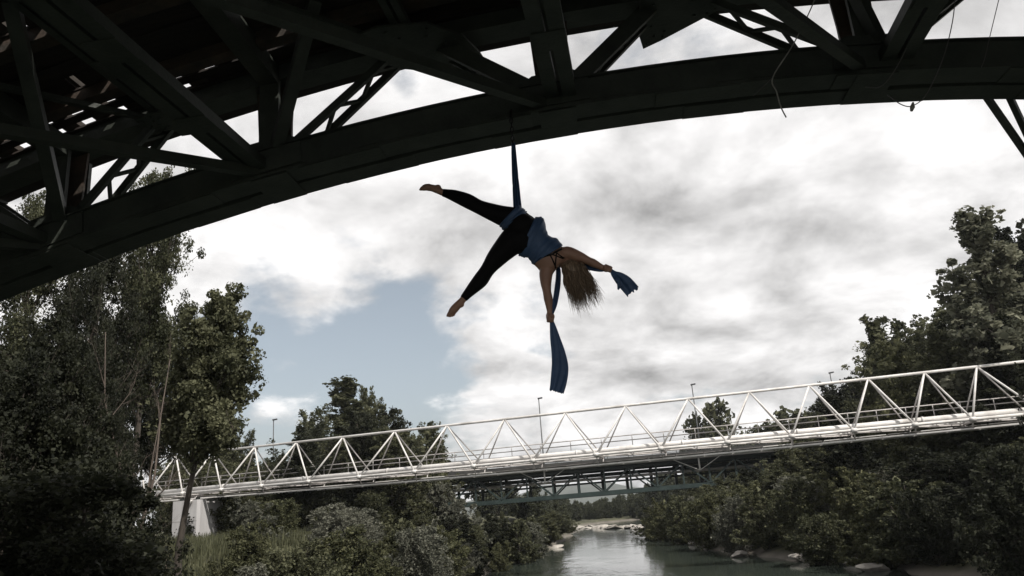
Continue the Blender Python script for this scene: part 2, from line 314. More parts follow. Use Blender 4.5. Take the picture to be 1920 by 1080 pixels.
def rib(D, full):
    # lower chord: two flange strips with a slot, near web standing a little clear of the flange, lower far web
    sg = 1 if full else -1
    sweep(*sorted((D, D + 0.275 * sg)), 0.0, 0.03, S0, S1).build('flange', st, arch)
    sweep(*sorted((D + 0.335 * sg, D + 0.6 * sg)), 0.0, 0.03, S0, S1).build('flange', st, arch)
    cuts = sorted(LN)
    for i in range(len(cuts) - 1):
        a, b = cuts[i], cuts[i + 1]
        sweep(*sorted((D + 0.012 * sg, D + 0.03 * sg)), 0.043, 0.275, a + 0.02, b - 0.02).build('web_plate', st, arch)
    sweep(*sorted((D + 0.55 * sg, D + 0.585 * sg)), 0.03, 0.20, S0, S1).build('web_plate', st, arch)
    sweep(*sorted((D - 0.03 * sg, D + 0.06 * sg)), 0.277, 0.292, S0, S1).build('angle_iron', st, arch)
    for s in np.arange(S0 + 0.6, S1, 1.18):       # short distance pieces that close the gap under the web
        L = rnd.uniform(0.45, 0.95)
        sweep(*sorted((D + 0.008 * sg, D + 0.04 * sg)), 0.0302, 0.044, s, s + L).build('packing_plate', st, arch)
    # upper chord
    sweep(*sorted((D + 0.05 * sg, D + 0.34 * sg)), 1.07, 1.235, S0, S1).build('upper_chord', st, arch)
    # splice plates and rivets on the under side
    for s in np.arange(S0 + 0.35, S1, 1.62):
        s += rnd.uniform(-0.25, 0.25)
        sweep(*sorted((D + 0.01 * sg, D + 0.265 * sg)), -0.012, 0.001, s, s + rnd.uniform(0.5, 0.9)).build('splice_plate', st, arch)
        sweep(*sorted((D + 0.34 * sg, D + 0.595 * sg)), -0.008, 0.001, s + 0.3, s + 0.3 + rnd.uniform(0.5, 0.9)).build('splice_plate', st, arch)
    for s in LN:
        sweep(*sorted((D + 0.004 * sg, D + 0.575 * sg)), -0.020, -0.0125, s - 0.16, s + 0.20).build('node_plate', st, arch)
        # upright gusset plates at the node
        for Dg in (D - 0.004 * sg, D + 0.30 * sg):
            g = MB(); q = [(-0.36, 0.05), (0.36, 0.05), (0.34, 0.30), (0.20, 0.39), (-0.20, 0.39), (-0.34, 0.30)]
            v = [WP(s + a, Dg, b) for a, b in q] + [WP(s + a, Dg + 0.014 * sg, b) for a, b in q]
            g.add(v, [tuple(range(6)), tuple(range(11, 5, -1))] + [(i, (i + 1) % 6, 6 + (i + 1) % 6, 6 + i) for i in range(6)]); g.build('gusset', st, arch)
        # posts: two channels with a stem plate
        for Dp in (D + 0.06 * sg, D + 0.40 * sg):
            g = MB(); g.beam(WP(s, Dp, 0.2), W(s, Dp, par(s) + 1.1), 0.20, 0.05, up=BN); g.build('post', st, arch)
        g = MB(); v = []
        for Dq in (D + 0.2 * sg, D + 0.23 * sg):
            v += [WP(s - 0.16, Dq, 0.28), WP(s + 0.16, Dq, 0.28), WP(s + 0.20, Dq, 1.09), WP(s - 0.20, Dq, 1.09)]
        g.box8(v); g.build('post', M['steel_rust'], arch)
    if full:
        def laced(s0, s1, solid):
            a0, b0 = WP(s0, D + 0.06, 0.24), WP(s1, D + 0.06, 1.10); a1, b1 = WP(s0, D + 0.36, 0.24), WP(s1, D + 0.30, 1.12)
            g = MB(); g.beam(a0, b0, 0.16 if solid else 0.075, 0.05, up=BN); g.build('diagonal', st, arch)
            g = MB(); g.beam(a1, b1, 0.075, 0.05, up=BN); g.build('diagonal', st, arch)
            k = 5
            for i in range(k):
                f0 = 0.1 + 0.8 * i / k; f1 = 0.1 + 0.8 * (i + 1) / k
                p, q = (a0 + (b0 - a0) * f0, a1 + (b1 - a1) * f1) if i % 2 == 0 else (a1 + (b1 - a1) * f0, a0 + (b0 - a0) * f1)
                g = MB(); g.beam(p, q, 0.035, 0.03, up=BN); g.build('lacing_bar', st, arch)
        for i, s in enumerate(LN):
            for u in UN:
                if u < s and i % 3 == 1: continue         # every third panel has no falling diagonal
                if 0.2 < abs(u - s) < 1.75:
                    laced(s + 0.16 * np.sign(u - s), u - 0.12 * np.sign(u - s), i % 3 == 2)
D1 = 6.70; D2 = 0.9
rib(D1, True); rib(D2, False)
# upper lateral gusset plates (lie flat under the upper chord)
GQ1 = [on_arch(x, y, 0.93) for x, y in ((660, 72), (690, 105), (742, 128), (862, 140), (925, 140), (900, 100), (868, 68), (800, 44), (705, 52))]
GQ2 = [on_arch(x, y, 0.93) for x, y in ((1206, 92), (1196, 60), (1202, -15), (1338, -30), (1342, 22), (1240, 76))]
for s in UN:
    q = [(a, b) for a, b in GQ2] if abs(s - 1.22) < .01 else [(a + 1.42 + s, b) for a, b in GQ1]
    if abs(s - 1.22) > .01 and abs(s + 1.42) > .01: q = [(s + (a - s) * 0.5, 6.72 + (b - 6.72) * 0.45) for a, b in q]      # only the crown nodes have the big plates
    g = MB(); v = [WP(a, b, 0.93) for a, b in q] + [WP(a, b, 0.955) for a, b in q]; k = len(q)
    g.add(v, [tuple(range(k)), tuple(range(2 * k - 1, k - 1, -1))] + [(i, (i + 1) % k, k + (i + 1) % k, k + i) for i in range(k)]); go_ = g.build('gusset', st, arch)
    ca, cb = sum(a for a, b in q) / k, sum(b for a, b in q) / k
    for a, b in q:
        for f in (0.55, 0.82):
            a_, b_ = ca + (a - ca) * f, cb + (b - cb) * f
            g = MB(); g.tube([WP(a_, b_, 0.915), WP(a_, b_, 0.935)], 0.016, 6); g.build('rivet', st, go_)
    g = MB(); g.tube([WP(ca, 6.8, 0.94), WP(ca, 6.8, 1.08)], 0.05, 6); g.build('spacer', st, arch)
# cross struts between the two ribs: paired flats with a slot between them, joined by battens
def strut(s, off, w=0.26, slot=0.035, h=0.10):
    z = par(s) + off; sk = -0.06               # the struts stand slightly skew
    for sg in (-1, 1):
        g = MB(); c = sg * (slot / 2 + (w - slot) / 4)
        g.beam(W(s + c, D1 + 0.25, z), W(s + c + sk * 6, D2 - 0.25, z), (w - slot) / 2, h); g.build('strut', st, arch)
    for d in np.arange(D2 + 0.1, D1 + 0.1, 1.15):
        g = MB(); g.beam(W(s + sk * (D1 - d), d, z - h / 2 - 0.004), W(s + sk * (D1 - d - 0.28), d + 0.28, z - h / 2 - 0.004), w - 0.02, 0.012); g.build('batten_plate', st, arch)
SHIFT = {-0.07: 0.08, 2.91: 0.22, -2.95: -0.14, -5.19: -0.14}
for s in LN: strut(s + SHIFT.get(s, 0.0), 0.16, 0.30)
for s in UN: strut(s, 1.0, 0.17, 0.03, 0.08)
# lateral and sway bracing
def brace(a, b, w, h, name='brace'):
    g = MB(); g.beam(a, b, w, h); g.build(name, st, arch)
lb = on_arch(0, 245, 0.12); dsl, dDl = (lb[0] + 3.05) * 2.2, (lb[1] - 6.75) * 2.2
ub = on_arch(495, 0, 1.0); dsu, dDu = (ub[0] + 1.6) * 2.5, (ub[1] - 6.6) * 2.5
for s in LN[1:]: brace(WP(s - 0.1, 6.75, 0.09), WP(s - 0.1, 6.75, 0.09) + BA * dsl + BN * dDl + np.array([0, 0, 2.2 * (par(lb[0]) + 0.12 - par(-3.05) - 0.09)]), 0.10, 0.09)
for s in UN[1:]: brace(WP(s - 0.18, 6.6, 0.99), W(s - 0.18 + dsu, 6.6 + dDu, par(s) + 0.99 + 2.5 * (par(ub[0]) - par(-1.6))), 0.065, 0.05)
sw = [on_arch(20, 0, 1.2), on_arch(590, 0, 1.2), on_arch(1535, 0, 1.2)]
for i, s in enumerate(LN):
    ds, De = (0.75, 5.1)
    if abs(s + 0.07) < .01: continue              # the crown node has no sway brace
    if abs(s + 5.19) < .01: e_ = sw[0]
    elif abs(s + 2.95) < .01: e_ = sw[1]
    elif abs(s - 2.91) < .01: e_ = (sw[2][0], min(sw[2][1], 6.6))
    else: e_ = (s + ds, De)
    a = WP(s + 0.1, D1 + 0.02, 0.3); b = WP(e_[0], e_[1], 1.2)
    brace(a, b, 0.115, 0.10, 'sway_brace')
# floor beams and stringers
for s in LN:
    g = MB(); z = par(s) + 1.13; g.beam(W(s, -0.4, z), W(s, 6.72, z), 0.20, 0.20); g.build('floor_beam', st, arch)
for D in (2.0, 3.6, 5.35, 6.25):
    sweep(D - 0.07, D + 0.07, 1.12, 1.245, S0, S1).build('stringer', M['steel_rust'], arch)
# timber deck: long planks, shiplapped, with the open joints that let daylight through; sleepers across them
edges = [-0.7, 0.1, 0.9, 1.7, 2.5, 3.1, 3.7, 4.2, 4.6, 4.9]
rows = [(edges[i] - 0.01, edges[i + 1] + 0.01) for i in range(len(edges) - 1)] + [(4.88, 5.14), (5.26, 5.52), (5.50, 5.80), (5.78, 5.97), (5.95, 6.19), (6.17, 6.47), (6.535, 6.648), (6.712, 6.96), (6.94, 7.2), (7.18, 7.42)]
for k, (da, db) in enumerate(rows):
    o = 1.25 + 0.022 * (k % 2)
    marks = [S0] + [S0 + 2.1 + 3.0 * j + (k * 0.73) % 2.2 for j in range(9)] + [S1]
    marks = sorted(m for m in marks if S0 <= m <= S1)
    slots = {}
    if 5.8 < (da + db) / 2 < 6.45: slots[-4.285] = 0.11
    if 5.95 < (da + db) / 2 < 6.2: slots[-4.60] = 0.09
    if 5.78 < (da + db) / 2 < 5.95: slots[-2.84] = 0.13
    if 6.0 < (da + db) / 2 < 6.2: slots[-2.50] = 0.08
    ms = sorted([m for m in marks if all(abs(m - q) > 0.5 for q in slots)] + list(slots))
    for a, b in zip(ms[:-1], ms[1:]):
        ga = slots.get(a, 0.002) / 2; gb = slots.get(b, 0.002) / 2
        if b - a < 0.05: continue
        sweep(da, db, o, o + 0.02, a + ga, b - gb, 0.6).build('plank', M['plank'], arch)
    for a in ms[1:-1]:                # cleat over every closed joint
        if a not in slots: sweep(da + 0.02, db - 0.02, 1.2925, 1.2985, a - 0.05, a + 0.05, 0.2).build('joint_cleat', M['plank'], arch)
for D, s0_ in ((6.50, -2.35), (6.68, -3.6), (5.20, -4.0)):          # cover boards over the sound stretches of the open joints
    sweep(D - 0.09, D + 0.09, 1.2722 + 0.022, 1.2985, s0_, S1).build('cover_board', M['plank'], arch)
for j in range(-24, 56):
    s = -4.55 + 0.345 * j + 0.1725
    if not (S0 + 0.1 < s < S1 - 0.1): continue
    w = 0.17 + rnd.uniform(-0.035, 0.05)
    v = []
    for D in (-0.75, 7.38): v += [WP(s - w / 2, D, 1.30), WP(s + w / 2, D, 1.30), WP(s + w / 2, D, 1.36), WP(s - w / 2, D, 1.36)]
    g = MB(); g.box8(v); g.build('sleeper', M['sleeper'], arch)
for D in (-0.6, 7.3):
    sweep(D - 0.07, D + 0.07, 1.361, 1.46, S0, S1).build('kerb_timber', M['plank'], arch)
# laced leg that carries the arch down past the lower chord on the right
for (x0, y0, x1, y1) in ((1828, 150, 1945, 318), (1878, 150, 1965, 335)):
    a = onD(x0, y0, 7.35); b = onD(x1, y1, 7.6); b2 = a + (b - a) * 4.2
    brace(a, b2, 0.055, 0.055, 'leg_bar')
a0, b0 = onD(1828, 150, 7.35), onD(1945, 318, 7.6); a1, b1 = onD(1878, 150, 7.35), onD(1965, 335, 7.6)
for i in range(4):
    t0, t1 = 0.9 + i * 0.8, 1.3 + i * 0.8
    brace(a0 + (b0 - a0) * t0, a1 + (b1 - a1) * t1, 0.03, 0.03, 'lacing_bar')
for s in (S0 - 0.6, S1 + 0.6):
    g = MB(); v = []
    for D in (-1.2, 8.0): v += [W(s - 1.6, D, -1.5), W(s + 1.6, D, -1.5), W(s + 0.9, D, par(s) + 1.1), W(s - 0.9, D, par(s) + 1.1)]
    g.box8(v)
    tag(g.build('abutment', M['conc_old'], bevel=0.04), 'concrete abutment carrying the end of the dark arch bridge', 'abutment', 'abutments of the dark arch bridge')

# small things left hanging on the arch bridge
def cord_thing(name, pts, r, m, label, cat, n=6):
    k = MB(); P = [np.asarray(p) for p in pts]; Q = []
    for i in range(len(P) - 1):
        p0, p1, p2, p3 = P[max(i - 1, 0)], P[i], P[i + 1], P[min(i + 2, len(P) - 1)]
        for t in np.linspace(0, 1, 7)[:-1]:
            Q.append(0.5 * ((2 * p1) + (-p0 + p2) * t + (2 * p0 - 5 * p1 + 4 * p2 - p3) * t * t + (-p0 + 3 * p1 - 3 * p2 + p3) * t ** 3))
    Q.append(P[-1]); k.tube(Q, r, n); return tag(k.build(name, m, smooth=True), label, cat)
cord_thing('frayed_cord', [onD(1540, -40, 6.55), onD(1524, 8, 6.55), onD(1488, 82, 6.55), onD(1449, 145, 6.55), onD(1456, 172, 6.55), onD(1464, 200, 6.55), onD(1474, 220, 6.55)], 0.0062, M['cord'],
           'pale frayed cord knotted over the chord with its loose end dangling', 'cord')
cord_thing('broken_wire', [onD(1449, 145, 6.56), onD(1434, 160, 6.6), onD(1412, 180, 6.66)], 0.004, M['wire'], 'short bent wire end sticking out beside the knotted pale cord', 'wire')
cord_thing('slack_wire', [onD(1792, -20, 6.5), onD(1786, 40, 6.5), onD(1768, 110, 6.5), onD(1738, 175, 6.52), onD(1712, 198, 6.55), onD(1690, 196, 6.6), onD(1664, 178, 6.66)], 0.0045, M['wire'],
           'slack grey wire looping below the chord with a knot at its lowest point', 'wire')
cord_thing('curved_cable', [onD(1732, -20, 6.5), onD(1718, 40, 6.5), onD(1690, 110, 6.52), onD(1655, 160, 6.6), onD(1622, 163, 6.66)], 0.005, M['wire'],
           'thin curved cable sagging from the deck to the chord inside the slack wire loop', 'cable')
cord_thing('dangling_string', [onD(1875, -10, 6.5), onD(1858, 60, 6.5), onD(1846, 110, 6.6), onD(1840, 126, 6.7)], 0.0035, M['wire'], 'thin straight string hanging down to the top of the chord', 'string')
kn = MB(); kn.tube([onD(1712, 192, 6.55), onD(1711, 200, 6.55), onD(1709, 208, 6.55)], [0.008, 0.022, 0.012], 7)
tag(kn.build('wire_knot', M['cord'], smooth=True), 'pale knot tied at the lowest point of the slack wire', 'knot')
def ring_pts(c, ax, ay, n=14): return [c + ax * math.cos(2 * math.pi * i / n) + ay * math.sin(2 * math.pi * i / n) for i in range(n + 1)]
sh = thing('shackle_loop', onD(377, 240, 6.2), 'small metal link hanging from a wire loop under the wide strut', 'link')
c_ = onD(377, 252, 6.2); k = MB(); k.tube(ring_pts(c_, RT * 0.017, UP * 0.042), 0.006, 6, False); k.build('link', M['chain'], sh, True)
k = MB(); c_ = onD(378, 244, 6.2); k.tube([onD(366, 238, 6.25), onD(372, 246, 6.2), c_, onD(386, 251, 6.2), onD(392, 246, 6.25)], 0.006, 6); k.build('wire_loop', M['chain'], sh, True)

# ------------------------------------------------------------------ white footbridge with a triangular truss
FA, FB = np.array([-16.2, 48.2]), np.array([19.3, 37.2]); FU = (FB - FA) / np.linalg.norm(FB - FA); FV = np.array([-FU[1], FU[0]])
ZB, ZT = 6.02, 8.52
def fw(u, v, z): p = FA + FU * u + FV * v; return np.array([p[0], p[1], z])
def fu(x, y, v):                    # distance along the bridge of a point seen at (x, y) on the lengthwise plane v
    d = ray(x, y); n = np.array([FV[0], FV[1], 0]); p0 = np.array([*(FA + FV * v), 0]); t = (n @ (p0 - CAM)) / (n @ d); p = CAM + d * t
    return float((p[:2] - FA) @ FU)
TOPS = [fu(x, y, 0.95) for x, y in ((400, 833), (478, 828), (556, 822), (643, 812), (740, 803), (838, 797), (946, 785), (1060, 773), (1173, 761), (1290, 748), (1405, 736), (1517, 722), (1627, 709), (1732, 695), (1830, 683))]
BOTS = [fu(x, y, 0.0) for x, y in ((415, 910), (490, 905), (578, 900), (673, 893), (777, 887), (888, 877), (999, 868), (1118, 858), (1240, 847), (1365, 834), (1485, 820), (1601, 805), (1715, 792), (1822, 778))]
for k in range(2): TOPS = [TOPS[0] - 2.9] + TOPS + [TOPS[-1] + 2.9]; BOTS = [BOTS[0] - 2.9] + BOTS + [BOTS[-1] + 2.9]
U0, U1 = BOTS[0] - 1.2, BOTS[-1] + 1.2
fb = thing('footbridge', fw(18, 0.95, ZB), 'white tubular footbridge with triangular truss crossing the river', 'bridge')
wt = M['white']
def fpart(name, pts, r, m=wt, n=10, parent=None):
    k = MB(); k.tube(pts, r, n); return k.build(name, m, parent or fb, True)
fpart('top_chord', [fw(TOPS[0], 0.95, ZT), fw(TOPS[-1], 0.95, ZT)], 0.072)
for v in (0.0, 1.9): fpart('bottom_chord', [fw(U0, v, ZB), fw(U1, v, ZB)], 0.075 if v == 0 else 0.065)
for i in range(len(TOPS)):
    for v in (0.0, 1.9):
        for j in (i - 1, i):
            if 0 <= j < len(BOTS): fpart('diagonal', [fw(TOPS[i], 0.95, ZT), fw(BOTS[j], v, ZB)], 0.050 if v == 0 else 0.038, wt if v == 0 else M['whited'], 8)
for v in (0.0,):
    for b in BOTS:
        k = MB(); k.tube([fw(b - 0.13, v, ZB), fw(b + 0.13, v, ZB)], 0.11, 8); k.build('node_sleeve', wt, fb, True)
for i, b in enumerate(BOTS):
    fpart('cross_beam', [fw(b, -0.02, ZB - 0.09), fw(b, 1.92, ZB - 0.09)], 0.055, M['whited'], 6)
    if i: fpart('wind_brace', [fw(BOTS[i - 1], 0.05, ZB - 0.12), fw(b, 1.85, ZB - 0.12)], 0.035, M['whited'], 6)
# two pipes carried on the cross beams, handrails on the far side
pp = fpart('pipe', [fw(U0, 0.55, ZB + 0.20), fw(U1, 0.55, ZB + 0.20)], 0.15, wt, 14)
for u in np.arange(U0 + 1, U1, 5.7):
    fpart('pipe_collar', [fw(u, 0.55, ZB + 0.20), fw(u + 0.1, 0.55, ZB + 0.20)], 0.175, wt, 14, pp)
for z in (0.72, 0.98): fpart('handrail', [fw(U0, 1.75, ZB + z), fw(U1, 1.75, ZB + z)], 0.028, M['whited'], 6)
for i in range(len(BOTS) - 1):
    for f in (0.0, 0.5):
        u = BOTS[i] + (BOTS[i + 1] - BOTS[i]) * f; fpart('rail_post', [fw(u, 1.75, ZB - 0.05), fw(u, 1.75, ZB + 1.0)], 0.022, M['whited'], 6)
um = (U0 + U1) / 2; ul = (U1 - U0) / 2
def sag(u): return ZB - 0.30 - 0.22 * (1 - ((u - um) / ul) ** 2)
# walkway grating panels hung just under the chords, and the lower edge beam
pu = np.arange(U0, U1, 1.45)
for i in range(len(pu) - 1):
    a, b = pu[i] + 0.04, pu[i + 1] - 0.04
    v = [fw(a, 0.35, sag(a) + 0.10), fw(b, 0.35, sag(b) + 0.10), fw(b, 1.6, sag(b) + 0.07), fw(a, 1.6, sag(a) + 0.07)]
    k = MB(); k.box8([p for p in v] + [p + np.array([0, 0, 0.04]) for p in v]); k.build('walkway_panel', wt if rnd.random() < 0.28 else M['grating'], fb)
for v in (0.3, 1.65):
    us = np.linspace(U0, U1, 26)
    k = MB()
    for a, b in zip(us[:-1], us[1:]): k.beam(fw(a, v, sag(a)), fw(b + 0.01, v, sag(b + 0.01)), 0.07, 0.08)
    k.build('edge_beam', wt, fb)
for i in range(len(BOTS)):
    for v in (0.05, 1.85):
        u = BOTS[i]; fpart('hanger', [fw(u, v, ZB), fw(u, 0.3 if v < 1 else 1.65, sag(u))], 0.035, M['whited'], 6)
for x, y in ((1022, 905), (1313, 884)):
    u = fu(x, y, 0.95); z0 = sag(u); p = fw(u, 0.95, z0 - 0.72)
    fpart('under_post', [fw(u, 0.95, z0 + 0.05), p], 0.045)
    for du in (-1.45, 1.25): fpart('tie_rod', [p, fw(u + du, 0.95, sag(u + du))], 0.022, wt, 6)
# left pier
pa = fu(370, 960, 0.95)
pier = thing('bridge_pier', fw(pa, 0.95, 2.4), 'pale concrete pier with ivy under the end of the white footbridge', 'pier')
k = MB(); hl, hw = 1.05, 1.15
q = [(-hl, -hw + 0.15), (-hl + 0.15, -hw), (hl - 0.15, -hw), (hl, -hw + 0.15), (hl, hw), (-hl, hw)]
zb_, zt_ = 1.4, sag(pa) - 0.1
v = [fw(pa + a, 0.95 + b, zb_) for a, b in q] + [fw(pa + a, 0.95 + b, zt_) for a, b in q]
k.add(v, [tuple(range(5, -1, -1)), tuple(range(6, 12))] + [(i, (i + 1) % 6, 6 + (i + 1) % 6, 6 + i) for i in range(6)]); k.build('shaft', M['conc'], pier)
for z in (3.2, 4.3):
    k = MB(); k.beam(fw(pa - hl + 0.14, 0.95 - hw - 0.002, z), fw(pa + hl - 0.14, 0.95 - hw - 0.002, z), 0.012, 0.02); k.build('formwork_joint', M['conc_old'], pier)
k = MB(); k.beam(fw(pa + 0.75, 0.95 - hw - 0.01, 3.05), fw(pa + 0.75, 0.95 - hw - 0.01, 3.35), 0.14, 0.03, up=(0, 1, 0)); k.build('niche_cover', M['steel'], pier)
for a in (-0.6, 0.6):
    k = MB(); k.beam(fw(pa + a, 0.95 - 0.75, zt_ + 0.06), fw(pa + a, 0.95 + 0.75, zt_ + 0.06), 0.3, 0.16); k.build('bearing', M['steel'], pier)
# bracket lamp under the footbridge end
fl = thing('flood_lamp', fw(pa + 0.45, -0.3, zt_ - 0.1), 'small tilted white lamp under the footbridge beside the pier', 'lamp')
k = MB(); k.beam(fw(pa + 0.6, -0.32, zt_ - 0.02), fw(pa + 0.25, -0.42, zt_ - 0.42), 0.20, 0.14); k.build('housing', M['white'], fl, bevel=0.03)
k = MB(); k.tube([fw(pa + 0.55, -0.3, zt_ - 0.05), fw(pa + 0.7, 0.1, zt_ + 0.25)], 0.025, 6); k.build('bracket', M['whited'], fl)

# ------------------------------------------------------------------ green road bridge behind
RA, RB = np.array([-34.0, 83.0]), np.array([46.0, 78.0]); RU = (RB - RA) / np.linalg.norm(RB - RA); RV = np.array([-RU[1], RU[0]])
RLEN = float(np.linalg.norm(RB - RA))
def rw(u, v, z): p = RA + RU * u + RV * v; return np.array([p[0], p[1], z])
def rgr(u): return 0.008 * (u - 36)            # gentle gradient of the road
rb = thing('road_bridge', rw(36, 3, 4.0), 'dark green steel truss road bridge beyond the white footbridge', 'bridge')
def rpart(name, a, b, w, h, m=M['green'], parent=None):
    k = MB(); k.beam(a, b, w, h); return k.build(name, m, parent or rb)
rp = 2.62; UM = [i * rp for i in range(int(RLEN / rp) + 1)]
for v in (0.0, 6.0):
    rpart('bottom_chord', rw(0, v, 4.45 + rgr(0)), rw(RLEN, v, 4.45 + rgr(RLEN)), 0.34, 0.42)
    rpart('top_chord', rw(0, v, 6.85 + rgr(0)), rw(RLEN, v, 6.85 + rgr(RLEN)), 0.3, 0.3)
    for i, u in enumerate(UM):
        wv = 0.17 if v == 0 else 0.30
        rpart('vertical', rw(u, v, 4.6 + rgr(u)), rw(u, v, 6.75 + rgr(u)), wv, wv)
        if i < len(UM) - 1:
            z0, z1 = (4.55, 6.8) if i % 2 == 0 else (6.8, 4.55)
            for dv in (-0.12, 0.12): rpart('diagonal', rw(u, v + dv, z0 + rgr(u)), rw(u + rp, v + dv, z1 + rgr(u)), 0.10, 0.14)
for i, u in enumerate(UM):
    if i % 2 == 0:
        rpart('cross_frame', rw(u, 0.1, 4.5 + rgr(u)), rw(u, 5.9, 4.5 + rgr(u)), 0.2, 0.25)
for v, z, r in ((2.0, 5.95, 0.14), (3.2, 5.6, 0.10), (4.2, 6.3, 0.12), (3.0, 6.45, 0.08)):
    k = MB(); k.tube([rw(0, v, z + rgr(0)), rw(RLEN, v, z + rgr(RLEN))], r, 8); k.build('service_pipe', M['whited'] if r > .12 else M['green'], rb, True)
v_ = []
for u in (0, RLEN): v_ += [rw(u, -1.0, 7.02 + rgr(u)), rw(u, 7.0, 7.02 + rgr(u)), rw(u, 7.0, 7.75 + rgr(u)), rw(u, -1.0, 7.75 + rgr(u))]
k = MB(); k.box8(v_); k.build('deck', M['deckc'], rb)
for v in (-0.9, 6.9):
    for z in (8.25, 8.75): rpart('handrail', rw(0, v, z + rgr(0)), rw(RLEN, v, z + rgr(RLEN)), 0.06, 0.06, M['lamp'])
    for u in np.arange(0.5, RLEN, 2.62): rpart('rail_post', rw(u, v, 7.74 + rgr(u)), rw(u, v, 8.77 + rgr(u)), 0.06, 0.06, M['lamp'])
for x0 in (0.6, RLEN - 0.6):
    k = MB(); k.beam(rw(x0, -1.2, 3.0), rw(x0, 7.2, 3.0), 2.4, 8.0)
    tag(k.build('road_bridge_abutment', M['conc_old']), 'concrete abutment among trees at the end of the green road bridge', 'abutment', 'abutments of the green road bridge')
LAMPS = [(513, 788, 'slim street lamp by the small dark tree nearest the pale pier'), (745, 770, 'slim street lamp rising next to the tall mid-river-bank tree crown'),
         (1010, 748, 'slim street lamp over mid-river directly below the hanging silk'), (1297, 722, 'slim street lamp beside the small lone twin-crowned tree'), (1556, 700, 'slim street lamp just showing over the footbridge next to the wooded right slope')]
for x, y, lab in LAMPS:
    d = ray(x, y); n = np.array([RV[0], RV[1], 0]); p0 = np.array([*(RA + RV * 5.6), 0]); t = (n @ (p0 - CAM)) / (n @ d); P = CAM + d * t
    u = float((P[:2] - RA) @ RU); zb = 7.75 + rgr(u); zt = P[2]
    lo = thing('street_lamp', rw(u, 5.6, zb), lab, 'street lamp', 'street lamps along the road bridge')
    k = MB(); k.tube([rw(u, 5.6, zb), rw(u, 5.6, zb + 1.2), rw(u, 5.6, zt)], [0.09, 0.075, 0.05], 8); k.build('pole', M['lamp'], lo, True)
    k = MB(); k.beam(rw(u - 0.12, 5.6, zt + 0.04), rw(u + 0.42, 5.6, zt + 0.10), 0.24, 0.15); k.build('lamp_head', M['lamp'], lo, bevel=0.03)

